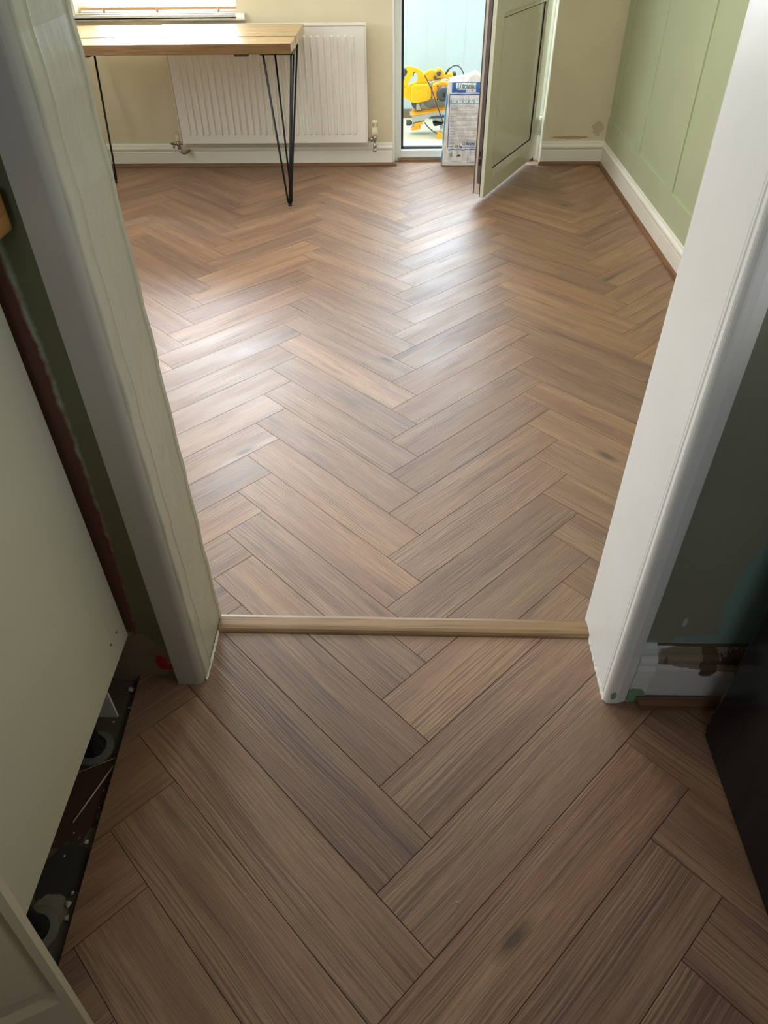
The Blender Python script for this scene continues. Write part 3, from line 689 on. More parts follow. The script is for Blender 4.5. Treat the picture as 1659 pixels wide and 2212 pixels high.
# lockshield, left
lv = empty('radiator_valve', 'small white capped valve with drain cock on the left end of the radiator', 'valve', (RX0-0.032, YF+0.03, 0.14))
c = (RX0-0.030, YF+0.03)
rel(MB().lathe([(0.0125, 0.165), (0.0130, 0.167), (0.0125, 0.198), (0.011, 0.200), (0.004, 0.200)], (*c, 0)), lv).build('valve_cap', M['ivory'], lv)
m = MB(); m.lathe([(0.009, 0.120), (0.0115, 0.124), (0.0115, 0.140), (0.014, 0.143), (0.014, 0.155), (0.011, 0.165)], (*c, 0)); m.cyl((c[0]-0.040, c[1], 0.150), (RX0-0.003, c[1], 0.150), 0.0085)
m.cyl((c[0]-0.022, c[1]-0.004, 0.148), (c[0]-0.030, c[1]-0.016, 0.128), 0.007); m.cyl((c[0]-0.040, c[1], 0.150), (c[0]-0.052, c[1], 0.150), 0.005)
rel(m, lv).build('valve_body', M['chrome'], lv)
m = MB(); m.tube([(c[0], c[1], 0.124), (c[0]+0.006, c[1]-0.004, 0.108), (c[0]+0.014, c[1]-0.002, 0.098), (c[0]+0.03, c[1], 0.095), (c[0]+0.04, c[1]+0.02, 0.095), (c[0]+0.045, YB-0.027, 0.095)], 0.0075)
rel(m, lv).build('pipe_tail', M['chrome'], lv)

# ---------------------------------------------------------------- hairpin-leg table
TX0, TX1, TY0, TY1, TZ0, TZ1 = -1.90, -0.597, 2.800, 3.412, 0.722, 0.766
tb = empty('console_table', 'pine plank table on black hairpin legs by the window', 'table', (-1.25, 3.1, 0))
yj = 3.012
m = MB(); m.box(TX0, TX1, TY0, yj-0.006, TZ0, TZ1); m.mi[2] = 1; rel(m, tb).build('board', [M['table'], M['table_edge_shade']], tb, bevel=0.003)
m = MB(); m.box(TX0, TX1, yj+0.009, TY1, TZ0, TZ1); m.mi[2] = 2; rel(m, tb).build('board', [M['table'], M['table_edge_shade'], M['cabinet_in']], tb, bevel=0.003)  # dark near face paints the shadow inside the board joint
rel(MB().box(-0.878, -0.810, TY0+0.006, TY1-0.05, TZ0-0.009, TZ0-0.0003), tb).build('cross_batten', M['cabinet_in'], tb)
rel(MB().box(-1.66, -1.592, TY0+0.006, TY1-0.05, TZ0-0.009, TZ0-0.0003), tb).build('cross_batten', M['cabinet_in'], tb)
def hairpin(fx, fy, tops):
    m = MB(); zt = TZ0-0.003
    a, b_, c_ = [Vector((x, y, zt)) for x, y in tops]; ft = Vector((fx, fy, 0.006))
    def pin(p, q, ox):
        pts = [p]; bot = ft+Vector((0, 0, 0.006)); sep = 0.011
        dp = (Vector((p.x, p.y, 0))-Vector((q.x, q.y, 0))); dp = dp.normalized() if dp.length > 1e-4 else Vector((1, 0, 0))
        c0 = bot+Vector((0, 0, 0.022))
        pts.append(c0+dp*sep)
        for k in range(1, 8):
            t_ = PI*k/8; pts.append(c0+dp*sep*math.cos(t_)-Vector((0, 0, 0.022*math.sin(t_))))
        pts += [c0-dp*sep, q]; return pts
    m.tube(pin(a, b_, 0), 0.0055, 8)
    m.tube([c_, ft+Vector((0, 0, 0.035)), ft+Vector((0, 0, 0.006))], 0.0055, 8)
    m.box(min(p.x for p in (a, b_, c_))-0.015, max(p.x for p in (a, b_, c_))+0.012, min(p.y for p in (a, b_, c_))-0.012, max(p.y for p in (a, b_, c_))+0.012, TZ0-0.004, TZ0-0.0003)
    o = rel(m, tb).build('leg', M['blackmetal'], tb)
    rel(MB().lathe([(0.010, 0.0), (0.011, 0.002), (0.010, 0.010), (0.007, 0.012)], (fx, fy, 0.0004), seg=14), tb).build('rubber_foot', M['black'], o)
hairpin(-0.675, 2.828, [(-0.738, 2.818), (-0.600, 2.818), (-0.612, 2.93)])
hairpin(-0.720, 3.250, [(-0.752, 3.290), (-0.632, 3.390), (-0.640, 3.290)])
hairpin(-1.775, 3.245, [(-1.722, 3.255), (-1.870, 3.290), (-1.870, 3.385)])
hairpin(-1.800, 2.828, [(-1.760, 2.818), (-1.872, 2.818), (-1.872, 2.905)])

# ---------------------------------------------------------------- sack of powder
sk_ = empty('powder_sack', 'white and blue paper sack of powder standing in the back doorway', 'sack', (0.30, 3.59, 0))
SX0, SX1, SY0, SY1, SH = 0.188, 0.475, 3.535, 3.632, 0.485
rb = random.Random(4); nu, nv = 180, 90
def sackp(u, v):
    """u: 0..1 round the sack from front-left, v: 0..1 height"""
    z = 0.002+SH*v
    w0 = (SX1-SX0)/2; d0 = (SY1-SY0)/2
    pinch = 1-0.9*max(0, (v-0.84)/0.16)**2.2
    wx = w0*(1-0.10*v**2); wy = max(d0*pinch*(1+0.25*math.sin(PI*min(v/0.8, 1))*0.5), 0.005)
    a = 2*PI*u; ca, sa = math.cos(a), math.sin(a); e = 0.32
    x = wx*math.copysign(abs(ca)**e, ca); y = wy*math.copysign(abs(sa)**e, sa)
    cr_ = 0.004*math.sin(7*x*22+9*v)*math.sin(5+v*17)+0.003*math.sin(31*v+x*60)
    if v < 0.05: cr_ = 0
    topz = 0.0
    if v > 0.955: topz = 0.016*math.sin(x*26+1.0)+0.008*math.sin(x*70)
    return Vector(((SX0+SX1)/2+x+0.012*v, (SY0+SY1)/2+y+cr_*(1 if y < 0 else -1)+0.004*v, z+topz))
us = []
for i in range(90): us.append(1-math.acos(math.copysign(abs(-0.998+1.996*i/89)**(1/0.32), -0.998+1.996*i/89))/(2*PI))
for i in range(1, 12): us.append(math.asin((-0.95+1.9*i/12 > 0 and 1 or -1)*abs(-0.95+1.9*i/12)**(1/0.32))/(2*PI) % 1.0)
for i in range(60): x_ = 0.998-1.996*i/59; us.append(math.acos(math.copysign(abs(x_)**(1/0.32), x_))/(2*PI))
for i in range(1, 12): y_ = 0.95-1.9*i/12; us.append(0.5-math.asin(math.copysign(abs(y_)**(1/0.32), y_))/(2*PI))
nu = len(us)
vs = [sackp(u_, j/nv) for j in range(nv+1) for u_ in us]
fs = [[j*nu+i, j*nu+(i+1) % nu, (j+1)*nu+(i+1) % nu, (j+1)*nu+i] for j in range(nv) for i in range(nu)]+[list(range(nu))[::-1], [nv*nu+i for i in range(nu)]]
m = MB(); m.add(vs, fs, 0, True)
rel(m, sk_).build('paper_bag', M['paper'], sk_)
def front(x, z, off=0.0012):
    """point on the front skin at world x and height z"""
    v = (z-0.002)/SH; w0 = (SX1-SX0)/2*(1-0.10*v**2); xx = (x-(SX0+SX1)/2-0.012*v)/w0
    xx = max(-0.999, min(0.999, xx)); ca = math.copysign(abs(xx)**(1/0.32), xx); a = 2*PI-math.acos(ca)
    p = sackp(a/(2*PI), v); return Vector((x, p.y-off, z))
def skin(mb, x0, x1, z0, z1, off=0.0018, nx=10, nz=4, mi=0, outline=None):
    vs = [front(x0+(x1-x0)*i/nx, z0+(z1-z0)*j/nz, off) for j in range(nz+1) for i in range(nx+1)]
    mb.add(vs, [[j*(nx+1)+i, j*(nx+1)+i+1, (j+1)*(nx+1)+i+1, (j+1)*(nx+1)+i] for j in range(nz) for i in range(nx)], mi, True)
m = MB(); skin(m, 0.232, 0.462, 0.405, 0.455, nx=60, nz=14); skin(m, 0.219, 0.223, 0.105, 0.398, 0.0014, 1, 20); skin(m, 0.222, 0.462, 0.094, 0.099, 0.0018, 60, 2); skin(m, 0.221, 0.462, 0.392, 0.397, 0.0018, 60, 2)
rel(m, sk_).build('blue_print', M['bagblue'], sk_, recalc=False)
m = MB(); skin(m, 0.226, 0.462, 0.345, 0.368, nx=60, nz=6); rel(m, sk_).build('pale_blue_print', M['bagpale'], sk_, recalc=False)
m = MB()
for i in range(6): skin(m, 0.236+i*0.034, 0.259+i*0.034, 0.352, 0.384, 0.0028, 8, 8)
rel(m, sk_).build('white_print', M['bagwhite'], sk_, recalc=False)
m = MB()
for i in range(6):
    x = 0.2475+i*0.034; skin(m, x-0.006, x+0.006, 0.360, 0.362, 0.0036, 3, 1); skin(m, x-0.006, x-0.004, 0.362, 0.374, 0.0036, 1, 3); skin(m, x+0.003, x+0.006, 0.362, 0.371, 0.0036, 1, 3); skin(m, x-0.004, x+0.004, 0.374, 0.376, 0.0036, 3, 1)
z = 0.335; rr = random.Random(9)
while z > 0.125:
    if rr.random() < 0.22:
        skin(m, 0.230, 0.230+rr.uniform(0.02, 0.04), z, z+0.0032, 0.0018, 4, 1); z -= 0.008; continue
    L = rr.uniform(0.10, 0.225) if rr.random() < 0.4 else 0.225
    x = 0.230
    while x < 0.230+L:
        wl = rr.uniform(0.008, 0.03); skin(m, x, min(x+wl, 0.230+L), z, z+0.0017, 0.0018, 2, 1); x += wl+0.003
    z -= 0.0062
for z in (0.079, 0.047): skin(m, 0.228, 0.262, z-0.02, z-0.0188, 0.0018, 3, 1)
rel(m, sk_).build('small_print', M['ink'], sk_, recalc=False)
m = MB()
for k in range(20):
    a0, a1 = 2*PI*k/20, 2*PI*(k+1)/20; c = (0.244, 0.070)
    m.add([front(c[0]+r*math.cos(a), c[1]+r*math.sin(a), 0.0018) for r, a in ((0.0085, a0), (0.0085, a1), (0.0105, a1), (0.0105, a0))], [[0, 1, 2, 3]])
m.add([front(0.241, 0.065, .0018), front(0.247, 0.065, .0018), front(0.247, 0.075, .0018), front(0.241, 0.075, .0018)], [[0, 1, 2, 3]])
rel(m, sk_).build('round_emblem', M['inkdark'], sk_, recalc=False); m = MB()
m.add([front(0.276, 0.058, .0018), front(0.304, 0.058, .0018), front(0.299, 0.066, .0018), front(0.288, 0.070, .0018)], [[0, 1, 2, 3]])
rel(m, sk_).build('wedge_emblem', M['inkdark'], sk_, recalc=False); m = MB()
for a_, b_, c_, d_ in ((0.345, 0.400, 0.078, 0.0790), (0.345, 0.400, 0.022, 0.0230), (0.345, 0.346, 0.022, 0.078), (0.399, 0.400, 0.022, 0.078), (0.345, 0.400, 0.066, 0.0668)): skin(m, a_, b_, c_, d_, 0.0018, 4, 1)
rel(m, sk_).build('printed_table', M['inkdark'], sk_, recalc=False)
# side gusset print: cyan left side
m = MB(); vs = []; rows = [(j/30) for j in range(1, 29)]
def sidep(v, t_, off=0.0012):
    cxs = sackp(0.5, v); return Vector((cxs.x-off, (SY0+SY1)/2+(SY0+0.012-(SY0+SY1)/2)*(1-t_)+(SY1-0.012-(SY0+SY1)/2)*t_, cxs.z if v <= .9 else 0.002+SH*v))
for v0, v1 in ((0.012, 0.155), (0.24, 0.80)):
    n_ = 10
    vs = [sidep(v0+(v1-v0)*j/n_, i/3) for j in range(n_+1) for i in range(4)]
    m.add(vs, [[j*4+i, j*4+i+1, j*4+5+i, j*4+4+i] for j in range(n_) for i in range(3)])
rel(m, sk_).build('side_print', M['bagcyan'], sk_, recalc=False)
def text(txt, size, x, z, mat, parent, off=0.002, shear=0.0, bold=0.0):
    cu = bpy.data.curves.new('t', 'FONT'); cu.body = txt; cu.size = size; cu.shear = shear; cu.offset = bold
    o = bpy.data.objects.new('t', cu); C.collection.objects.link(o)
    dg = bpy.context.evaluated_depsgraph_get(); me = bpy.data.meshes.new_from_object(o.evaluated_get(dg))
    bpy.data.objects.remove(o)
    L = parent.location
    for v in me.vertices:
        p = front(x+v.co.x, z+v.co.y, off); v.co = (p.x-L[0], p.y-L[1], p.z-L[2])
    me.materials.clear(); me.materials.append(mat); me.name = 'lettering'
    q = bpy.data.objects.new('lettering', me); C.collection.objects.link(q); q.parent = parent
    return q
text('Ultraplan', 0.030, 0.262, 0.429, M['baggreen'], sk_, 0.0038, 0.2, 0.0006)
m = MB(); skin(m, 0.256, 0.372, 0.4260, 0.4520, 0.0028, 40, 10); skin(m, 0.262, 0.352, 0.4195, 0.4225, 0.0028, 30, 1); skin(m, 0.315, 0.372, 0.406, 0.423, 0.0028, 20, 6); rel(m, sk_).build('white_print', M['bagwhite'], sk_, recalc=False)
text('5 a 40', 0.017, 0.316, 0.409, M['bagblue'], sk_, 0.0038, 0.2)
text('MAPEI', 0.021, 0.330, 0.122, M['bagblue'], sk_, 0.002, 0.25, 0.0006)
text('25 kg', 0.020, 0.264, 0.110, M['inkdark'], sk_, 0.002)
m = MB(); skin(m, 0.230, 0.258, 0.112, 0.1155, 0.0018, 4, 1); skin(m, 0.30, 0.44, 0.108, 0.1125, 0.0018, 12, 1); rel(m, sk_).build('small_print', M['ink'], sk_, recalc=False)
m = MB()
for k in range(20):
    a0, a1 = 2*PI*k/20, 2*PI*(k+1)/20; c = (0.318, 0.129)
    m.add([front(c[0]+r*math.cos(a), c[1]+r*math.sin(a), 0.0018) for r, a in ((0.0062, a0), (0.0062, a1), (0.0085, a1), (0.0085, a0))], [[0, 1, 2, 3]])
rel(m, sk_).build('emblem', M['bagblue'], sk_, recalc=False)

# ---------------------------------------------------------------- mitre saw in the utility room
sw = empty('mitre_saw', 'yellow corded mitre saw on the cream floor behind the sack', 'saw', (0.10, 4.22, 0.03))
UZ = 0.03
SAWY = 4.17; K = 0.00300
def E_(px, py):
    dr = fwd+r2*((px-829.5)/F_PX)-u2*((py-1106)/F_PX); p = CAM+dr*((SAWY-CAM.y)/dr.y); return (p.x, p.z)
def slab(name, pts, y0, y1, mat, parent=sw, bevel=0.004):
    m = MB(); m.prism([E_(*p) for p in pts], 'y', y0, y1); return rel(m, sw).build(name, mat, parent, bevel=bevel, seg=3)
def zc(x, y): return (850+x*210/1659, 120+y*210/1659)   # crop coords -> picture
Z = lambda *pts: [zc(*p) for p in pts]
# D-handle ring (outer outline and inner hole as a loop)
outer = Z((215, 190), (250, 178), (330, 195), (430, 225), (500, 290), (560, 400), (610, 470), (640, 560), (645, 720), (560, 760), (420, 790), (330, 798), (255, 770), (140, 690), (118, 660), (118, 540), (160, 530), (170, 460), (215, 345), (235, 290), (215, 240))
hole = Z((330, 355), (300, 380), (245, 480), (235, 540), (300, 480), (395, 455), (415, 390), (405, 310), (350, 285))
def ring(name, out, inn, y0, y1, mat, parent=sw, bevel=0.004):
    o2 = [Vector(E_(*p)) for p in out]; i2 = [Vector(E_(*p)) for p in inn]
    bm = bmesh.new()
    ov = [bm.verts.new((p.x, y0, p.y)) for p in o2]; iv = [bm.verts.new((p.x, y0, p.y)) for p in i2]
    es = [bm.edges.new((l[k], l[(k+1) % len(l)])) for l in (ov, iv) for k in range(len(l))]
    g = bmesh.ops.triangle_fill(bm, use_beauty=True, use_dissolve=False, edges=es)
    fcs = [f for f in g['geom'] if isinstance(f, bmesh.types.BMFace)]
    r = bmesh.ops.extrude_face_region(bm, geom=fcs)
    for v in r['geom']:
        if isinstance(v, bmesh.types.BMVert): v.co.y = y1
    bmesh.ops.recalc_face_normals(bm, faces=bm.faces)
    L = sw.location
    for v in bm.verts: v.co -= L
    me = bpy.data.meshes.new(name); bm.to_mesh(me); bm.free(); me.materials.append(mat)
    o = bpy.data.objects.new(name, me); C.collection.objects.link(o); o.parent = parent
    md = o.modifiers.new('bevel', 'BEVEL'); md.width = bevel; md.segments = 3; md.limit_method = 'ANGLE'; md.angle_limit = math.radians(50)
    return o
h_ = ring('handle', outer, hole, 4.170, 4.198, M['yellow'])
slab('handle_shell', Z((300, 520), (340, 480), (600, 465), (640, 560), (645, 720), (560, 755), (420, 785), (330, 790), (300, 760)), 4.132, 4.152, M['yellow'], h_, 0.007)
slab('label_panel', Z((370, 600), (390, 570), (590, 560), (590, 700), (400, 725), (370, 705)), 4.128, 4.1335, M['yellow'], h_, 0.002)
slab('trigger', Z((330, 350), (345, 350), (350, 300), (385, 290), (380, 280), (335, 290)), 4.165, 4.19, M['dgrey'], h_, 0.002)
slab('rear_grip', Z((140, 225), (160, 235), (215, 235), (240, 250), (235, 290), (215, 330), (190, 360), (170, 430), (155, 520), (130, 525), (122, 480), (120, 380), (135, 320), (150, 290), (150, 255)), 4.17, 4.23, M['dgrey'], sw, 0.004)
slab('blade_guard', Z((510, 380), (530, 320), (600, 275), (660, 255), (740, 285), (745, 245), (800, 232), (840, 262), (880, 340), (930, 330), (1010, 315), (1030, 370), (1000, 400), (930, 440), (880, 400), (700, 430), (610, 450), (540, 440)), 4.19, 4.25, M['yellow'])
slab('motor_seam', Z((615, 470), (660, 435), (900, 395), (960, 430), (960, 740), (640, 740)), 4.165, 4.20, M['cast'])
slab('motor_housing', Z((665, 480), (720, 445), (850, 410), (930, 440), (950, 480), (940, 700), (880, 750), (700, 750), (660, 700), (655, 560)), 4.13, 4.175, M['yellow2'], sw, 0.010)
# round motor end cap and knobs
def disc(name, cx, cyy, r, y0, y1, mat, parent=sw, squash=1.0):
    x, z = E_(*zc(cx, cyy)); R = r*210/1659*K
    m = MB(); m.lathe([(R*0.80, 0), (R, 0.006), (R, (y0-y1)*0.6), (R*0.75, (y0-y1)), (R*0.3, (y0-y1)*1.02)], (x, y0, z), (0, -1, 0), seg=24)
    return rel(m, sw).build(name, mat, parent)
mc = disc('motor_cap', 845, 625, 118, 4.135, 4.10, M['dgrey'])
slab('cap_badge', Z((838, 600), (868, 590), (870, 670), (840, 675)), 4.0985, 4.104, M['black'], mc, 0.001)
for (a, b_, r) in ((775, 310, 38), (705, 375, 26)): disc('clamp_knob', a, b_, r, 4.19, 4.165, M['dgrey'])
for (a, b_, r) in ((752, 498, 12), (745, 722, 12), (640, 690, 9), (640, 520, 9), (195, 515, 6), (800, 235, 5)): disc('screw', a, b_, r, 4.132, 4.127, M['black'])
disc('motor_tail', 1040, 345, 40, 4.25, 4.20, M['dgrey'])
m = MB(); pts = [E_(*zc(*p)) for p in ((700, 375), (712, 400), (740, 395), (790, 385), (805, 410))]
m.tube([(x, 4.16, z) for x, z in pts], 0.0022, 6); rel(m, sw).build('lever', M['dgrey'])  .parent = sw
# blade
m = MB(); n_ = 48; cx, cz = E_(*zc(720, 700)); R = 240*210/1659*K; out = []
for k in range(n_*2):
    a = 2*PI*k/(n_*2); r = R if k % 2 else R*0.965; out.append((cx+r*math.cos(a), cz+r*math.sin(a)*1.0))
out = [(x, z) for x, z in out if z < cz+0.02 and z > E_(*zc(0, 925))[1]]
m.prism(out, 'y', 4.206, 4.209); rel(m, sw).build('blade', M['blade'], sw)
slab('arm_pivot', Z((430, 785), (470, 780), (600, 935), (540, 940), (470, 935)), 4.19, 4.22, M['cast'])
m = MB()
for pp in (((620, 765), (600, 880), (570, 925), (540, 905), (480, 800)), ((870, 760), (780, 850), (880, 865))):
    pts = [E_(*zc(*p)) for p in pp]; m = MB(); m.tube([(x, 4.175, z) for x, z in pts], 0.0022, 6)
    rel(m, sw).build('guard_link', M['blade'], sw)
slab('clamp_block', Z((310, 800), (400, 800), (440, 810), (440, 930), (385, 930), (330, 890), (305, 850)), 4.17, 4.25, M['dgrey'], sw, 0.006)
slab('table_post', Z((390, 820), (440, 815), (470, 930), (390, 935)), 4.165, 4.19, M['cast'])
# base: cast table bar, amber insert, turntable, feet
slab('base', Z((275, 990), (360, 1000), (880, 905), (900, 900), (900, 990), (720, 1020), (540, 1060), (530, 1085), (345, 1120), (340, 1190), (318, 1190), (315, 1010)), 4.13, 4.24, M['cast'])
m = MB(); a_ = E_(*zc(290, 982)); b_ = E_(*zc(890, 885)); 
m.add([(a_[0], 4.125, a_[1]-0.004), (b_[0], 4.125, b_[1]-0.004), (b_[0]+0.01, 4.245, b_[1]+0.008), (a_[0]+0.01, 4.245, a_[1]+0.008), (a_[0], 4.125, a_[1]-0.009), (b_[0], 4.125, b_[1]-0.009), (b_[0]+0.01, 4.245, b_[1]-0.004), (a_[0]+0.01, 4.245, a_[1]-0.004)], [(0, 1, 2, 3), (7, 6, 5, 4), (0, 4, 5, 1), (1, 5, 6, 2), (2, 6, 7, 3), (3, 7, 4, 0)])
rel(m, sw).build('table_insert', M['yellow2'], sw)
x, z = E_(*zc(850, 1060)); m = MB(); m.lathe([(0.055, -0.022), (0.075, -0.014), (0.080, 0.0), (0.080, 0.012), (0.070, 0.016)], (x, 4.20, z), seg=36); rel(m, sw).build('turntable', M['cast'], sw)
slab('scale_plate', Z((640, 1015), (720, 1005), (880, 1000), (880, 1018), (700, 1035), (600, 1050)), 4.115, 4.2, M['dgrey'], sw, 0.002)
slab('foot', Z((350, 1125), (515, 1100), (505, 1130), (480, 1150), (455, 1155), (440, 1180), (465, 1200), (455, 1225), (345, 1245), (300, 1245), (293, 1215), (345, 1190)), 4.12, 4.17, M['yellow2'], sw, 0.003)
x, z = E_(*zc(230, 1135)); m = MB(); m.lathe([(0.014, 0), (0.018, 0.004), (0.018, 0.03), (0.010, 0.036), (0.009, 0.055)], (x-0.005, 4.15, z), (1, 0, 0), seg=18); rel(m, sw).build('mitre_knob', M['dgrey'], sw)
slab('foot', Z((745, 1215), (870, 1250), (870, 1400), (780, 1405), (722, 1390), (730, 1290)), 4.03, 4.075, M['yellow2'], sw, 0.003)
slab('foot_bracket', Z((780, 1180), (880, 1150), (880, 1250), (790, 1225)), 4.045, 4.14, M['cast'], sw, 0.003)
slab('foot', Z((665, 1125), (850, 1140), (830, 1165), (720, 1185), (685, 1185)), 4.14, 4.20, M['black'], sw, 0.003)
m = MB()
def cab(pts, y, r=0.0035):
    P = [E_(*zc(*p)) for p in pts]; n_ = len(P); o = []
    for i in range(n_-1):
        p0, p1, p2, p3 = P[max(i-1, 0)], P[i], P[i+1], P[min(i+2, n_-1)]
        for k in range(6):
            t_ = k/6; o.append(tuple(0.5*((2*p1[q])+(-p0[q]+p2[q])*t_+(2*p0[q]-5*p1[q]+4*p2[q]-p3[q])*t_*t_+(-p0[q]+3*p1[q]-3*p2[q]+p3[q])*t_**3) for q in (0, 1)))
    o.append(P[-1]); ys = y if isinstance(y, tuple) else (y, y)
    m.tube([(a, ys[0]+(ys[1]-ys[0])*i/(len(o)-1), b) for i, (a, b) in enumerate(o)], r, 8)
cab(((885, 350), (930, 250), (970, 215), (1040, 165), (1110, 170), (1170, 240), (1225, 400), (1240, 520)), (4.20, 4.10))
cab(((525, 310), (560, 370), (640, 530), (700, 700), (770, 900), (830, 1060), (880, 1140)), (4.118, 4.09))
cab(((525, 1100), (600, 1180), (700, 1240), (800, 1275), (880, 1280)), (4.11, 4.02))
pts = [E_(*zc(*p)) for p in ((885, 350), (960, 225))]; m.tube([(pts[0][0], 4.2, pts[0][1]), (pts[1][0], 4.195, pts[1][1])], [0.007, 0.005], 10)
rel(m, sw).build('power_cable', M['cable'], sw)

# ---------------------------------------------------------------- kitchen, left: base unit, legs, worktop
cu = empty('base_cabinet', 'tall plain cream cabinet front beside the doorway, standing on black legs', 'cabinet', (-0.85, -0.7, ST))
PX = -0.557
rel(MB().box(PX-0.020, PX, -0.975, -0.438, 0.32, 1.060), cu).build('door', M['cabinet'], cu, bevel=0.0012)
rel(MB().box(-1.12, PX-0.022, -0.98, -0.435, 0.325, 1.062), cu).build('carcass', M['cabinet_in'], cu)
for (y, z) in ((-0.471, 0.3685), (-0.501, 0.3713)): rel(MB().cyl((PX-0.001, y, z), (PX+0.0006, y, z), 0.0022, seg=10), cu).build('screw_hole', M['black'], cu)
def leg_foot(x, y):
    m = MB(); m.lathe([(0.024, 0.0082), (0.022, 0.010), (0.020, 0.022), (0.017, 0.026), (0.017, 0.120), (0.024, 0.124), (0.024, 0.158), (0.030, 0.160), (0.030, 0.169)], (x, y, 0.1555), seg=28)
    o = rel(m, cu).build('leg', M['black'], cu)
    rel(MB().lathe([(0.036, 0), (0.037, 0.004), (0.034, 0.008), (0.020, 0.009)], (x, y, 0.1555), seg=28), cu).build('foot_plate', M['dusty'], o)
    return o
leg_foot(-0.621, -0.575); leg_foot(-0.612, -0.885); leg_foot(-1.05, -0.575); leg_foot(-1.05, -0.885)
tag(MB().box(-0.72, -0.598, -0.507, -0.502, 0.1556, 0.232).build('plinth_offcut', M['skirt_white']), 'small white board offcut upright under the cabinet', 'board offcut')
wt = MB().box(-1.195, -0.510, -3.0, -0.432, 1.0625, 1.108).build('worktop', M['worktop'], bevel=0.004)
tag(wt, 'oak worktop edge at the far left, above the cream cabinet', 'worktop')
bgm = MB(); bgm.prism(rrect(-0.80, -0.515, 1.1085, 1.45, 0.03), 'y', -0.60, -0.445)
tag(bgm.build('kitchen_canister', M['darkblue'], bevel=0.01), 'dark blue box shape standing on the oak worktop', 'box')

# narrow shaker door hanging ajar, bottom left corner
cn = empty('narrow_cabinet', 'cream shaker cabinet door hanging open in the bottom left corner', 'cabinet', (-0.7, -1.1, ST))
rel(MB().box(-1.12, -0.60, -1.20, -0.985, 0.325, 1.062), cn).build('carcass', M['cabinet_in'], cn)
m = MB(); m.lathe([(0.036, 0), (0.034, 0.008), (0.018, 0.012), (0.017, 0.150), (0.028, 0.169)], (-0.64, -1.10, 0.1555), seg=20)
rel(m, cn).build('leg', M['black'], cn)
e_ = Vector((0.102, 0, 0.9948)).normalized(); w_ = Vector((-0.887, -0.453, 0.091)); w_ = (w_-e_*w_.dot(e_)).normalized(); n_v = -(w_.cross(e_)).normalized()
n_v = n_v if n_v.dot(CAM-Vector((-0.467, -1.012, 0.202))) > 0 else -n_v
P0 = Vector((-0.467, -1.012, 0.202))-e_*0.015
def dl(mb):
    L = cn.location; mb.v = [tuple(P0+w_*v[0]+n_v*v[1]+e_*v[2]-L) for v in mb.v]; return mb
dm = MB(); DWD, DH, tt = 0.150, 0.72, 0.018; s0, cz0, cz1, ch = 0.009, 0.195, 0.66, 0.013
def quad(*p): dm.add(p, [list(range(len(p)))])
O_ = [(0, tt, 0), (DWD, tt, 0), (DWD, tt, DH), (0, tt, DH)]; I_ = [(s0, tt, cz0), (DWD-s0, tt, cz0), (DWD-s0, tt, cz1), (s0, tt, cz1)]
G_ = [(s0+0.001, tt-0.011, cz0+0.002), (DWD-s0-0.001, tt-0.011, cz0+0.002), (DWD-s0-0.001, tt-0.011, cz1-0.002), (s0+0.001, tt-0.011, cz1-0.002)]
H_ = [(s0+ch, tt-0.001, cz0+0.055), (DWD-s0-ch, tt-0.001, cz0+0.055), (DWD-s0-ch, tt-0.001, cz1-0.03), (s0+ch, tt-0.001, cz1-0.03)]
B_ = [(0, 0, 0), (DWD, 0, 0), (DWD, 0, DH), (0, 0, DH)]
dm.add(O_+I_+G_+H_+B_, [f for k in range(4) for q in [(k+1) % 4] for f in ([k, q, 4+q, 4+k], [4+k, 4+q, 8+q, 8+k], [8+k, 8+q, 12+q, 12+k], [16+q, 16+k, k, q])]+[[12, 13, 14, 15], [19, 18, 17, 16]])
dl(dm).build('door', M['cabinet_door'], cn)
# ---------------------------------------------------------------- kitchen, right: glossy black appliance
fx = 0.508
ap_ = empty('black_appliance', 'tall glossy black kitchen appliance at the right edge', 'appliance', (0.8, -0.9, ST))
m = MB(); m.prism([(x, y) for x, y in rrect(fx, 1.10, -1.35, -0.528, 0.012)], 'z', ST+0.010, ST+0.90)
rel(m, ap_).build('body', M['glossblack'], ap_, bevel=0.004)
m = MB(); m.prism(rrect(fx-0.004, fx+0.0, -1.345, -0.545, 0.0018, 2), 'z', ST+0.012, ST+0.885)
rel(m, ap_).build('door', M['glossblack'], ap_, bevel=0.001)
for y in (-0.58, -1.30):
    rel(MB().lathe([(0.02, 0), (0.02, 0.012)], (fx+0.04, y, ST+0.0005), seg=16), ap_).build('foot', M['black'], ap_)

# ---------------------------------------------------------------- small things lying on the floors
def onz(px, py, z=0.0):
    dr = fwd+r2*((px-829.5)/F_PX)-u2*((py-1106)/F_PX); k = (z-CAM.z)/dr.z; return CAM+dr*k
cr0 = None
def crumb(x, y, z, r, seed):
    q = random.Random(seed); bm = bmesh.new(); bmesh.ops.create_icosphere(bm, subdivisions=1, radius=r)
    for v in bm.verts: v.co *= q.uniform(0.6, 1.2); v.co.z *= 0.55
    me = bpy.data.meshes.new('crumb'); bm.to_mesh(me); bm.free(); me.materials.append(M['plaster'])
    o = bpy.data.objects.new('plaster_crumb', me); C.collection.objects.link(o); o.location = (x, y, z+r*0.45); return o
spots = [((756, 433), 0, 0.005, 'pale speck on the dining floor, the left of two below the radiator'), ((808, 433), 0, 0.006, 'pale speck on the dining floor, the right of two below the radiator')]
for i, ((px, py), z, r, lb) in enumerate(spots):
    p = onz(px, py, z); tag(crumb(p.x, p.y, z+0.0002, r, i), lb, 'crumb')
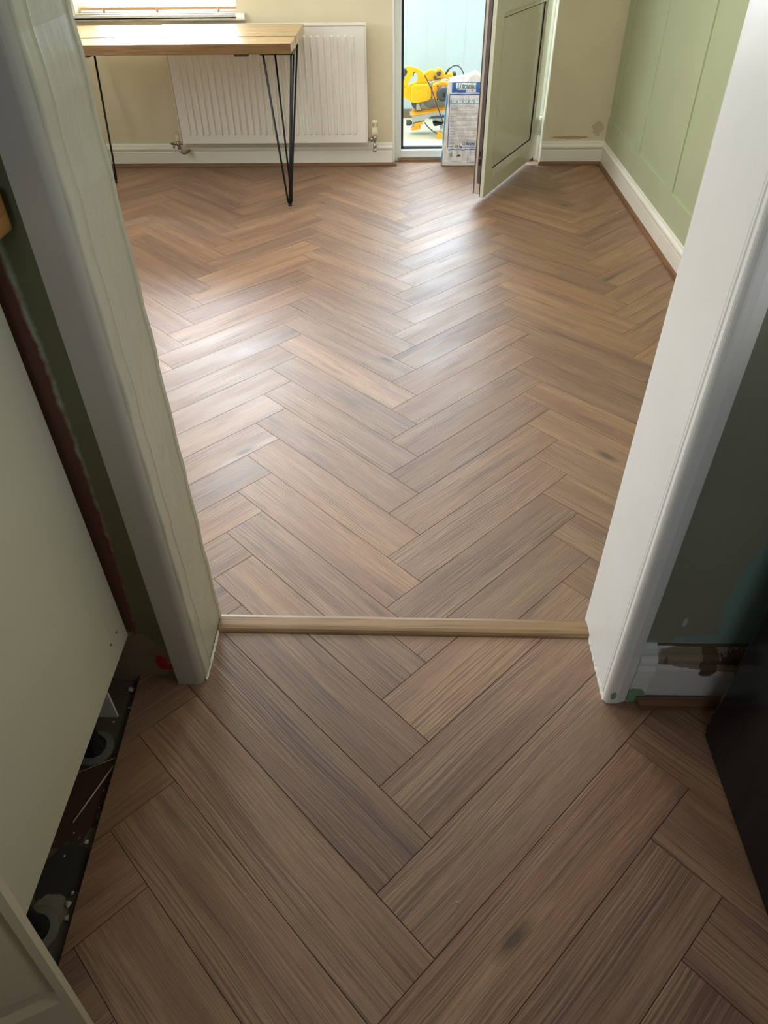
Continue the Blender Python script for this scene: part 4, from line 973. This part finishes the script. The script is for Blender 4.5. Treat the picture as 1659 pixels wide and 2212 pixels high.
for i, (px, py, lb) in enumerate(((432, 1584, 'pale crumb on the kitchen floor below the left architrave'), (1280, 1478, 'tiny crumb on the kitchen floor beside the white right jamb'), (818, 2044, 'tiny crumb nearest the camera on the middle of the kitchen floor'), (738, 1808, 'tiny crumb left of the plank zigzag in the middle kitchen floor'), (988, 1949, 'tiny crumb right of the plank zigzag in the middle kitchen floor'))):
    p = onz(px, py, ST); tag(crumb(p.x, p.y, ST+0.0003, 0.0014, 20+i), lb, 'crumb', 'crumbs on the kitchen floor')
for i, (px, py, r) in enumerate(((283, 1492, 0.007), (280, 1530, 0.003), (149, 1955, 0.007), (187, 1820, 0.005), (157, 1930, 0.004), (145, 1985, 0.006), (246, 1560, 0.003), (214, 1745, 0.002), (225, 1708, 0.002), (160, 1800, 0.002), (200, 1845, 0.002), (140, 1850, 0.002))):
    p = onz(px, py, 0.155); tag(crumb(p.x, p.y, 0.1552, r, 40+i), {0: 'pale plaster lump on the bare concrete nearest the doorway wall', 2: 'largest pale plaster lump on the concrete near the lower cabinet foot'}.get(i, 'small crumb of plaster on the bare concrete under the cabinets'), 'crumb', 'plaster crumbs on the bare concrete')
# a hair by the right lining
m = MB(); m.tube([tuple(onz(px, py, 0.0))[:2]+(0.002,) for px, py in ((1294, 1195), (1305, 1188), (1313, 1180), (1308, 1172), (1303, 1166), (1306, 1160), (1314, 1163))], 0.0004, 5)
tag(m.build('thread', M['plaster']), 'short curled pale thread on the dining floor by the white lining', 'thread')
# split board edge on the concrete
m = MB(); a_, b_, c_ = onz(246, 1655, 0.155), onz(158, 1778, 0.155), onz(165, 1672, 0.155); a2 = onz(250, 1638, 0.155)
m.tube([(a_.x, a_.y, 0.157), (b_.x, b_.y, 0.157)], 0.0016, 6)
tag(m.build('wood_splinter', M['plaster']), 'thin pale splinter lying on the bare concrete', 'splinter')
m = MB(); m.tube([(a2.x, a2.y, 0.157), (c_.x, c_.y, 0.157)], 0.0006, 6)
tag(m.build('wire', M['plaster']), 'fine bare wire on the concrete beside the cabinet leg', 'wire')
